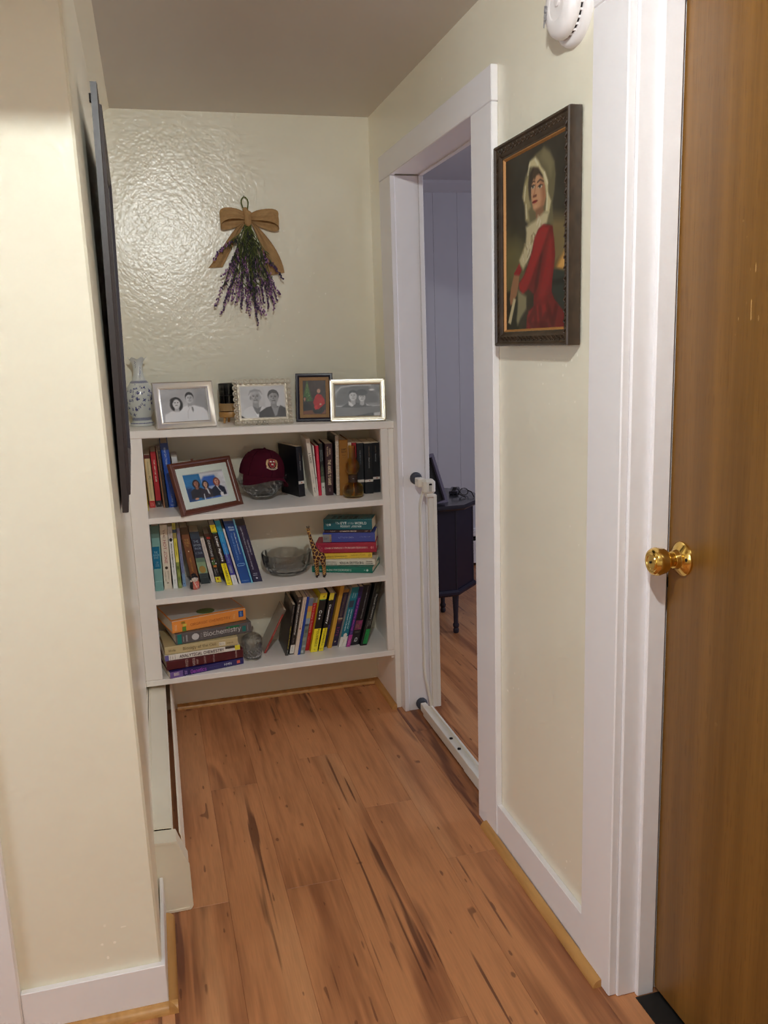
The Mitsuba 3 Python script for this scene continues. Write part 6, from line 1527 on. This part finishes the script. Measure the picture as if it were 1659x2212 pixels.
# little doll
dl = thing('figurine', 'tiny painted ceramic doll with black hair and pink kimono on the middle shelf', 'figurine')
dx, dy, dz = 0.0960, 3.1450, 0.5492
body = blend_solid([((dx - 0.004, dy, dz + 0.010), 0.0105, (dx + 0.004, dy, dz + 0.010), 0.0105), ((dx + 0.004, dy, dz + 0.011), 0.0110, (dx + 0.009, dy, dz + 0.012), 0.0105), ((dx + 0.002, dy, dz + 0.012), 0.0115, (dx - 0.001, dy, dz + 0.030), 0.0070), ((dx - 0.010, dy + 0.002, dz + 0.010), 0.009, (dx - 0.011, dy + 0.002, dz + 0.030), 0.0055), ((dx + 0.012, dy + 0.002, dz + 0.018), 0.006, (dx + 0.008, dy + 0.001, dz + 0.032), 0.005)], 0.0014, 6)
v = np.asarray(body.vertices).copy(); v[:, 2] = np.maximum(v[:, 2], dz)
col = np.tile(np.array(c(198, 104, 92)), (len(v), 1))
n_ = meshkit.noise(v * 260, 4)
col[n_ > 0.66] = c(222, 146, 128)
col[(v[:, 0] < dx - 0.0075) | (v[:, 0] > dx + 0.0155) | (v[:, 1] > dy + 0.006)] = c(24, 21, 24)
col[np.abs(v[:, 0] - dx - 0.002 + (v[:, 2] - dz - 0.02) * 0.4) < 0.0012] = c(206, 190, 178)
obj('body', tm(v, body.faces), VS, dl, smooth=True, color=col)
hd = ball((dx + 0.0005, dy - 0.001, dz + 0.0425), (0.0135, 0.0125, 0.0135), 24)
v = np.asarray(hd.vertices); lx_, lz_ = v[:, 0] - dx - 0.0005, v[:, 2] - dz - 0.0425
col = np.tile(np.array(c(216, 202, 190)), (len(v), 1))
hairm = (lz_ > 0.0065 - 0.35 * np.abs(lx_) + 0.0 * lx_) | (v[:, 1] > dy + 0.001) | (lx_ < -0.0112)
col[hairm] = c(24, 20, 24)
front = (v[:, 1] < dy - 0.004)
for e in (-0.0035, 0.0060):
    col[front & (np.hypot(lx_ - e, (lz_ - 0.0005) * 2.2) < 0.0018)] = c(50, 34, 34)
col[front & (np.hypot(lx_ - 0.0015, lz_ + 0.006) < 0.0013)] = c(176, 84, 84)
hk = obj('head', hd, VS, dl, smooth=True, color=col)
vobj('hair_bun', [(ball((dx - 0.002, dy + 0.002, dz + 0.0555), (0.0095, 0.008, 0.0055), 12), (24, 20, 24)), (ball((dx - 0.0128, dy - 0.002, dz + 0.034), (0.0042, 0.004, 0.0048), 10), (214, 196, 184))], VS, dl, smooth=True)

# giraffe
gf = thing('giraffe_figurine', 'carved wooden giraffe with dark brown patches in front of the book stack', 'figurine')
gy = 3.140
G = lambda x, z, y=gy: np.array([x, y, z])
body = blend_solid([
    (G(0.5315, 0.7405), 0.0062, G(0.5325, 0.7300), 0.0058), (G(0.5325, 0.7335), 0.0058, G(0.5300, 0.7275, gy - 0.010), 0.0042),
    (G(0.5330, 0.7330), 0.0056, G(0.5370, 0.7130), 0.0058), (G(0.5370, 0.7130), 0.0058, G(0.5420, 0.6920), 0.0072), (G(0.5420, 0.6920), 0.0072, G(0.5490, 0.6700), 0.0100), (G(0.5490, 0.6700), 0.0100, G(0.5580, 0.6450), 0.0150),
    (G(0.5580, 0.6450), 0.0150, G(0.5605, 0.6320), 0.0165), (G(0.5605, 0.6320), 0.0165, G(0.5760, 0.6310), 0.0158),
    (G(0.5550, 0.6240, gy - 0.004), 0.0105, G(0.5545, 0.5980, gy - 0.006), 0.0068), (G(0.5545, 0.5980, gy - 0.006), 0.0068, G(0.5555, 0.5535, gy - 0.006), 0.0046),
    (G(0.5790, 0.6240, gy - 0.006), 0.0110, G(0.5830, 0.5980, gy - 0.010), 0.0070), (G(0.5830, 0.5980, gy - 0.010), 0.0070, G(0.5825, 0.5535, gy - 0.013), 0.0046),
    (G(0.5600, 0.6240, gy + 0.006), 0.0105, G(0.5620, 0.5980, gy + 0.012), 0.0068), (G(0.5620, 0.5980, gy + 0.012), 0.0068, G(0.5640, 0.5535, gy + 0.014), 0.0046),
    (G(0.5820, 0.6240, gy + 0.004), 0.0105, G(0.5880, 0.5980, gy + 0.007), 0.0068), (G(0.5880, 0.5980, gy + 0.007), 0.0068, G(0.5905, 0.5535, gy + 0.008), 0.0046),
], 0.0022, 5)
v = np.asarray(body.vertices).copy()
body = trimesh.Trimesh(v, body.faces, process=False).subdivide()
v = np.asarray(body.vertices).copy()
v[:, 2] = np.maximum(v[:, 2], 0.5494)
size = np.interp(v[:, 2], [0.55, 0.60, 0.63, 0.67, 0.72, 0.75], [0.0066, 0.0082, 0.0140, 0.0108, 0.0076, 0.006])
gr_ = np.random.default_rng(5)
seedp = []
for q in range(6000):
    p = v[gr_.integers(len(v))]
    s_ = np.interp(p[2], [0.55, 0.60, 0.63, 0.67, 0.72, 0.75], [0.0066, 0.0082, 0.0140, 0.0108, 0.0076, 0.006])
    if not seedp or np.min(np.linalg.norm(np.array(seedp) - p, axis=1)) > s_ * 0.95:
        seedp.append(p)
from scipy.spatial import cKDTree
dd, _ = cKDTree(np.array(seedp)).query(v, k=2)
edge = (dd[:, 1] - dd[:, 0]) / size
yl_, br_ = np.array(c(206, 160, 84)), np.array(c(62, 22, 19))
t_ = np.clip((edge - 0.15) / 0.08, 0, 1)[:, None]
col = yl_ + (br_ - yl_) * t_
leg = v[:, 2] < 0.592
stripe = 0.5 + 0.5 * np.sin(v[:, 2] * 900 + (v[:, 0] * 700))
col[leg] = (yl_ + (br_ - yl_) * np.clip((stripe[:, None] - 0.45) / 0.2, 0, 1))[leg]
col[(v[:, 2] < 0.5595)] = c(34, 18, 16)
col[(v[:, 2] > 0.722) & (v[:, 2] < 0.736) & (v[:, 1] > gy - 0.012)] = yl_
col[(v[:, 1] < gy - 0.0105) & (v[:, 2] > 0.70)] = c(120, 70, 44)
obj('body', tm(v, body.faces), VG, gf, smooth=True, color=col)
vobj('ossicone', [(tube([G(0.5295, 0.744), G(0.5270, 0.7525)], [0.0014, 0.0018], 6), (34, 18, 16))], VG, gf)
vobj('ossicone', [(tube([G(0.5340, 0.744), G(0.5350, 0.7530)], [0.0014, 0.0018], 6), (34, 18, 16))], VG, gf)
vobj('ear', [(tube([G(0.5265, 0.739), G(0.5225, 0.744)], [0.0022, 0.0008], 6), (190, 148, 84))], VG, gf)
vobj('ear', [(tube([G(0.5370, 0.739), G(0.5405, 0.745)], [0.0022, 0.0008], 6), (190, 148, 84))], VG, gf)
vobj('tail', [(tube([G(0.589, 0.636), G(0.5925, 0.625), G(0.5925, 0.612)], [0.0016, 0.0013, 0.0018], 6), (60, 26, 20))], VG, gf)

# ================================================================ DOORWAY GATE AND THE ROOM BEHIND
gt = thing('safety_gate', 'white metal pressure mounted safety gate frame standing in the doorway', 'safety gate')
GX = 0.928
obj('threshold_bar', box(GX - 0.0175, GX + 0.0175, 2.237, 2.945, 0.006, 0.044, 0.0015), MGATE, gt)
obj('threshold_sleeve', box(GX - 0.0192, GX + 0.0192, 2.237, 2.494, 0.0048, 0.0455, 0.0015), MGATE, gt)
obj('threshold_rail', box(GX + 0.008, GX + 0.0165, 2.237, 2.93, 0.0445, 0.052, 0.001), MGATE, gt)
for y_ in (2.655, 2.572):
    obj('screw', lathe([(0, 0.0472), (0.006, 0.0472), (0.006, 0.0445), (0, 0.0445)], 16, (GX - 0.006, y_, 0)), MDARK, gt)
obj('arm', box(GX - 0.013, GX + 0.010, 2.935, 2.992, 0.008, 0.040, 0.002), MGATE, gt)
obj('post', box(0.9470, 0.9780, 2.928, 2.946, 0.044, 0.876, 0.002), MGATE, gt)
obj('post_lip', box(0.9660, 0.9785, 2.9265, 2.9282, 0.046, 0.874), MGATE, gt)
ln = smooth_path([(0.940, 2.957, 0.905), (0.938, 2.965, 0.884), (0.930, 2.968, 0.850), (0.9265, 2.968, 0.815)], 14)
lnk = np.vstack([ln, [(0.9265, 2.968, 0.80), (0.9265, 2.968, 0.25)], smooth_path([(0.9265, 2.968, 0.22), (0.930, 2.962, 0.15), (0.940, 2.950, 0.085), (0.944, 2.944, 0.045)], 10)])
obj('bent_rod', tube(lnk, 0.0058, 10), MGATE, gt, smooth=40)
obj('latch_arm', box(0.915, 0.942, 2.945, 2.992, 0.902, 0.934, 0.003), MGATE, gt)
hs = obj('latch_housing', box(0.927, 0.972, 2.912, 2.952, 0.880, 0.934, 0.009), MGATE, gt)
obj('slot', box(0.945, 0.9555, 2.9108, 2.9125, 0.890, 0.920, 0.0004), bsdf('mat_slot', principled(rgb(176, 172, 160), 0.4, 0.5)), hs)
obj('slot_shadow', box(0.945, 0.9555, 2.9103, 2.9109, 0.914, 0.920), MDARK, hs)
obj('latch_foot', box(0.937, 0.965, 2.916, 2.948, 0.868, 0.8804, 0.002), MGATE, hs)
for z_ in (0.9265, 0.026):
    bm = lathe([(0, 0.0), (0.0225, 0.0), (0.0228, 0.006), (0.0205, 0.0105), (0.0185, 0.012), (0.0165, 0.022), (0.0, 0.022)], 32)
    v = np.asarray(bm.vertices)
    bk_ = obj('bumper', tm(np.stack([GX + v[:, 0], D2 + 0.0036 - v[:, 2], z_ + v[:, 1]], 1), bm.faces), MRUBBER, gt, smooth=35)

# octagonal dark cabinet table in the far room
cb = thing('cabinet', 'dark octagonal cabinet table on turned legs in the room behind the doorway', 'cabinet')
ox, oy, orad = 1.262, 4.008, 0.25


def octo(r, sx=1.0):
    a = np.arange(8) * PI / 4 + PI / 8
    return sg.Polygon(np.stack([ox + r / math.cos(PI / 8) * np.cos(a) * sx, oy + r / math.cos(PI / 8) * np.sin(a)], 1))


def slab(r, z0, z1, bev=0.0):
    p = octo(r)
    if not bev:
        return move(extrude(p, z1 - z0), (0, 0, z0))
    pts = [(x, y, z) for rr_, z in ((r - bev, z0), (r, z0 + bev), (r, z1 - bev), (r - bev, z1)) for x, y in list(octo(rr_).exterior.coords)[:-1]]
    return hullmesh(np.array(pts))


obj('body', slab(0.230, 0.232, 0.640), MNAVY, cb)
obj('top', slab(0.290, 0.640, 0.664, 0.008), bsdf('mat_black_gloss', principled(rgb(30, 28, 36), 0.16, 0.6)), cb)
obj('base_moulding', slab(0.247, 0.205, 0.236, 0.01), MNAVY, cb)
for k in range(8):
    if k % 2 == 0:
        continue
    a = k * PI / 4 + PI / 8 + PI / 8 - PI / 4
for a in (-PI / 4 - 0.28, PI / 4, 3 * PI / 4, -3 * PI / 4):
    x_, y_ = ox + 0.212 * math.cos(a), oy + 0.212 * math.sin(a)
    obj('leg', lathe([(0, 0.0), (0.011, 0.0), (0.014, 0.006), (0.014, 0.018), (0.011, 0.026), (0.015, 0.034), (0.0155, 0.044), (0.011, 0.052), (0.0115, 0.10), (0.015, 0.17), (0.017, 0.206), (0, 0.206)], 20, (x_, y_, 0)), MNAVY, cb, smooth=35)
for k in range(8):
    a0 = k * PI / 4 + PI / 8
    p = np.array([ox + 0.2305 / math.cos(PI / 8) * math.cos(a0), oy + 0.2305 / math.cos(PI / 8) * math.sin(a0), 0])
    obj('corner_bead', tube([p + [0, 0, 0.236], p + [0, 0, 0.640]], 0.004, 6), MNAVY, cb)
sq = thing('framed_panel', 'dark framed panel leaning on the octagonal cabinet in the far room', 'frame')
# leans sideways on the table top
lean = 0.26
o = np.array([1.050, 3.845, 0.6655]); Up = np.array([-math.sin(lean), 0.10, math.cos(lean)]); Up /= np.linalg.norm(Up)
Ax = np.array([math.cos(lean), 0.16, math.sin(lean) * 0.05]); Ax -= Up * (Ax @ Up); Ax /= np.linalg.norm(Ax); Nn = np.cross(Ax, Up)
Ap = (np.array([1.336, 3.835, 0.6650]) - Ax * 0.30, Ax, Up, Nn)
obj('moulding', in_frame(ring_frame(0.30, 0.245, [(0, -0.012), (0, 0.010), (0.014, 0.010), (0.016, 0.0), (0.016, -0.008)]), Ap), bsdf('mat_panel_frame', principled(rgb(74, 66, 84), 0.4, 0.5)), sq)
obj('panel', in_frame(box(-0.011, -0.004, 0.008, 0.292, 0.008, 0.237), Ap), MDARK, sq)
gl = thing('eyeglasses', 'pair of dark eyeglasses lying on the octagonal cabinet', 'eyeglasses')
gz = 0.6645
a_ = np.linspace(0, 2 * PI, 21)
for q, gx in enumerate((1.425, 1.470)):
    obj('rim', tube(np.stack([gx + 0.021 * np.cos(a_), 3.965 + 0.006 * np.sin(a_), gz + 0.0185 + 0.0165 * np.sin(a_)], 1), 0.0017, 6, False), MDARK, gl)
obj('bridge', tube([(1.446, 3.965, gz + 0.022), (1.449, 3.965, gz + 0.022)], 0.0016, 6), MDARK, gl)
obj('temple', tube([(1.491, 3.965, gz + 0.022), (1.497, 3.93, gz + 0.020), (1.490, 3.88, gz + 0.003)], 0.0022, 6), MDARK, gl)
obj('temple', tube([(1.404, 3.965, gz + 0.022), (1.42, 3.93, gz + 0.020), (1.45, 3.885, gz + 0.003)], 0.0022, 6), MDARK, gl)
rm = thing('remote_control', 'dark remote control lying at the edge of the octagonal cabinet', 'remote control')
obj('body', rotz(box(1.43, 1.475, 3.99, 4.13, gz, gz + 0.018, 0.004), -24, (1.45, 4.06, 0)), MNAVY, rm)
for q in range(4):
    obj('button', rotz(box(1.443, 1.462, 4.01 + q * 0.026, 4.024 + q * 0.026, gz + 0.018, gz + 0.0195), -24, (1.45, 4.06, 0)), MDARK, rm)
h2 = thing('baseboard_heater', 'white baseboard heater with a dark slot along the far room wall', 'heater')
obj('back_panel', box(1.0, 3.55, 5.040, 5.0495, 0.015, 0.235, 0.002), MTRIM, h2)
obj('top_cover', box(1.0, 3.55, 4.995, 5.040, 0.192, 0.232, 0.004), MTRIM, h2)
obj('front_panel', box(1.0, 3.55, 4.985, 4.992, 0.018, 0.166, 0.003), MTRIM, h2)
obj('front_rib', box(1.0, 3.55, 4.982, 4.9852, 0.100, 0.106, 0.001), MTRIM, h2)
obj('fin_element', box(1.02, 3.53, 4.996, 5.035, 0.05, 0.180), MDARK, h2)
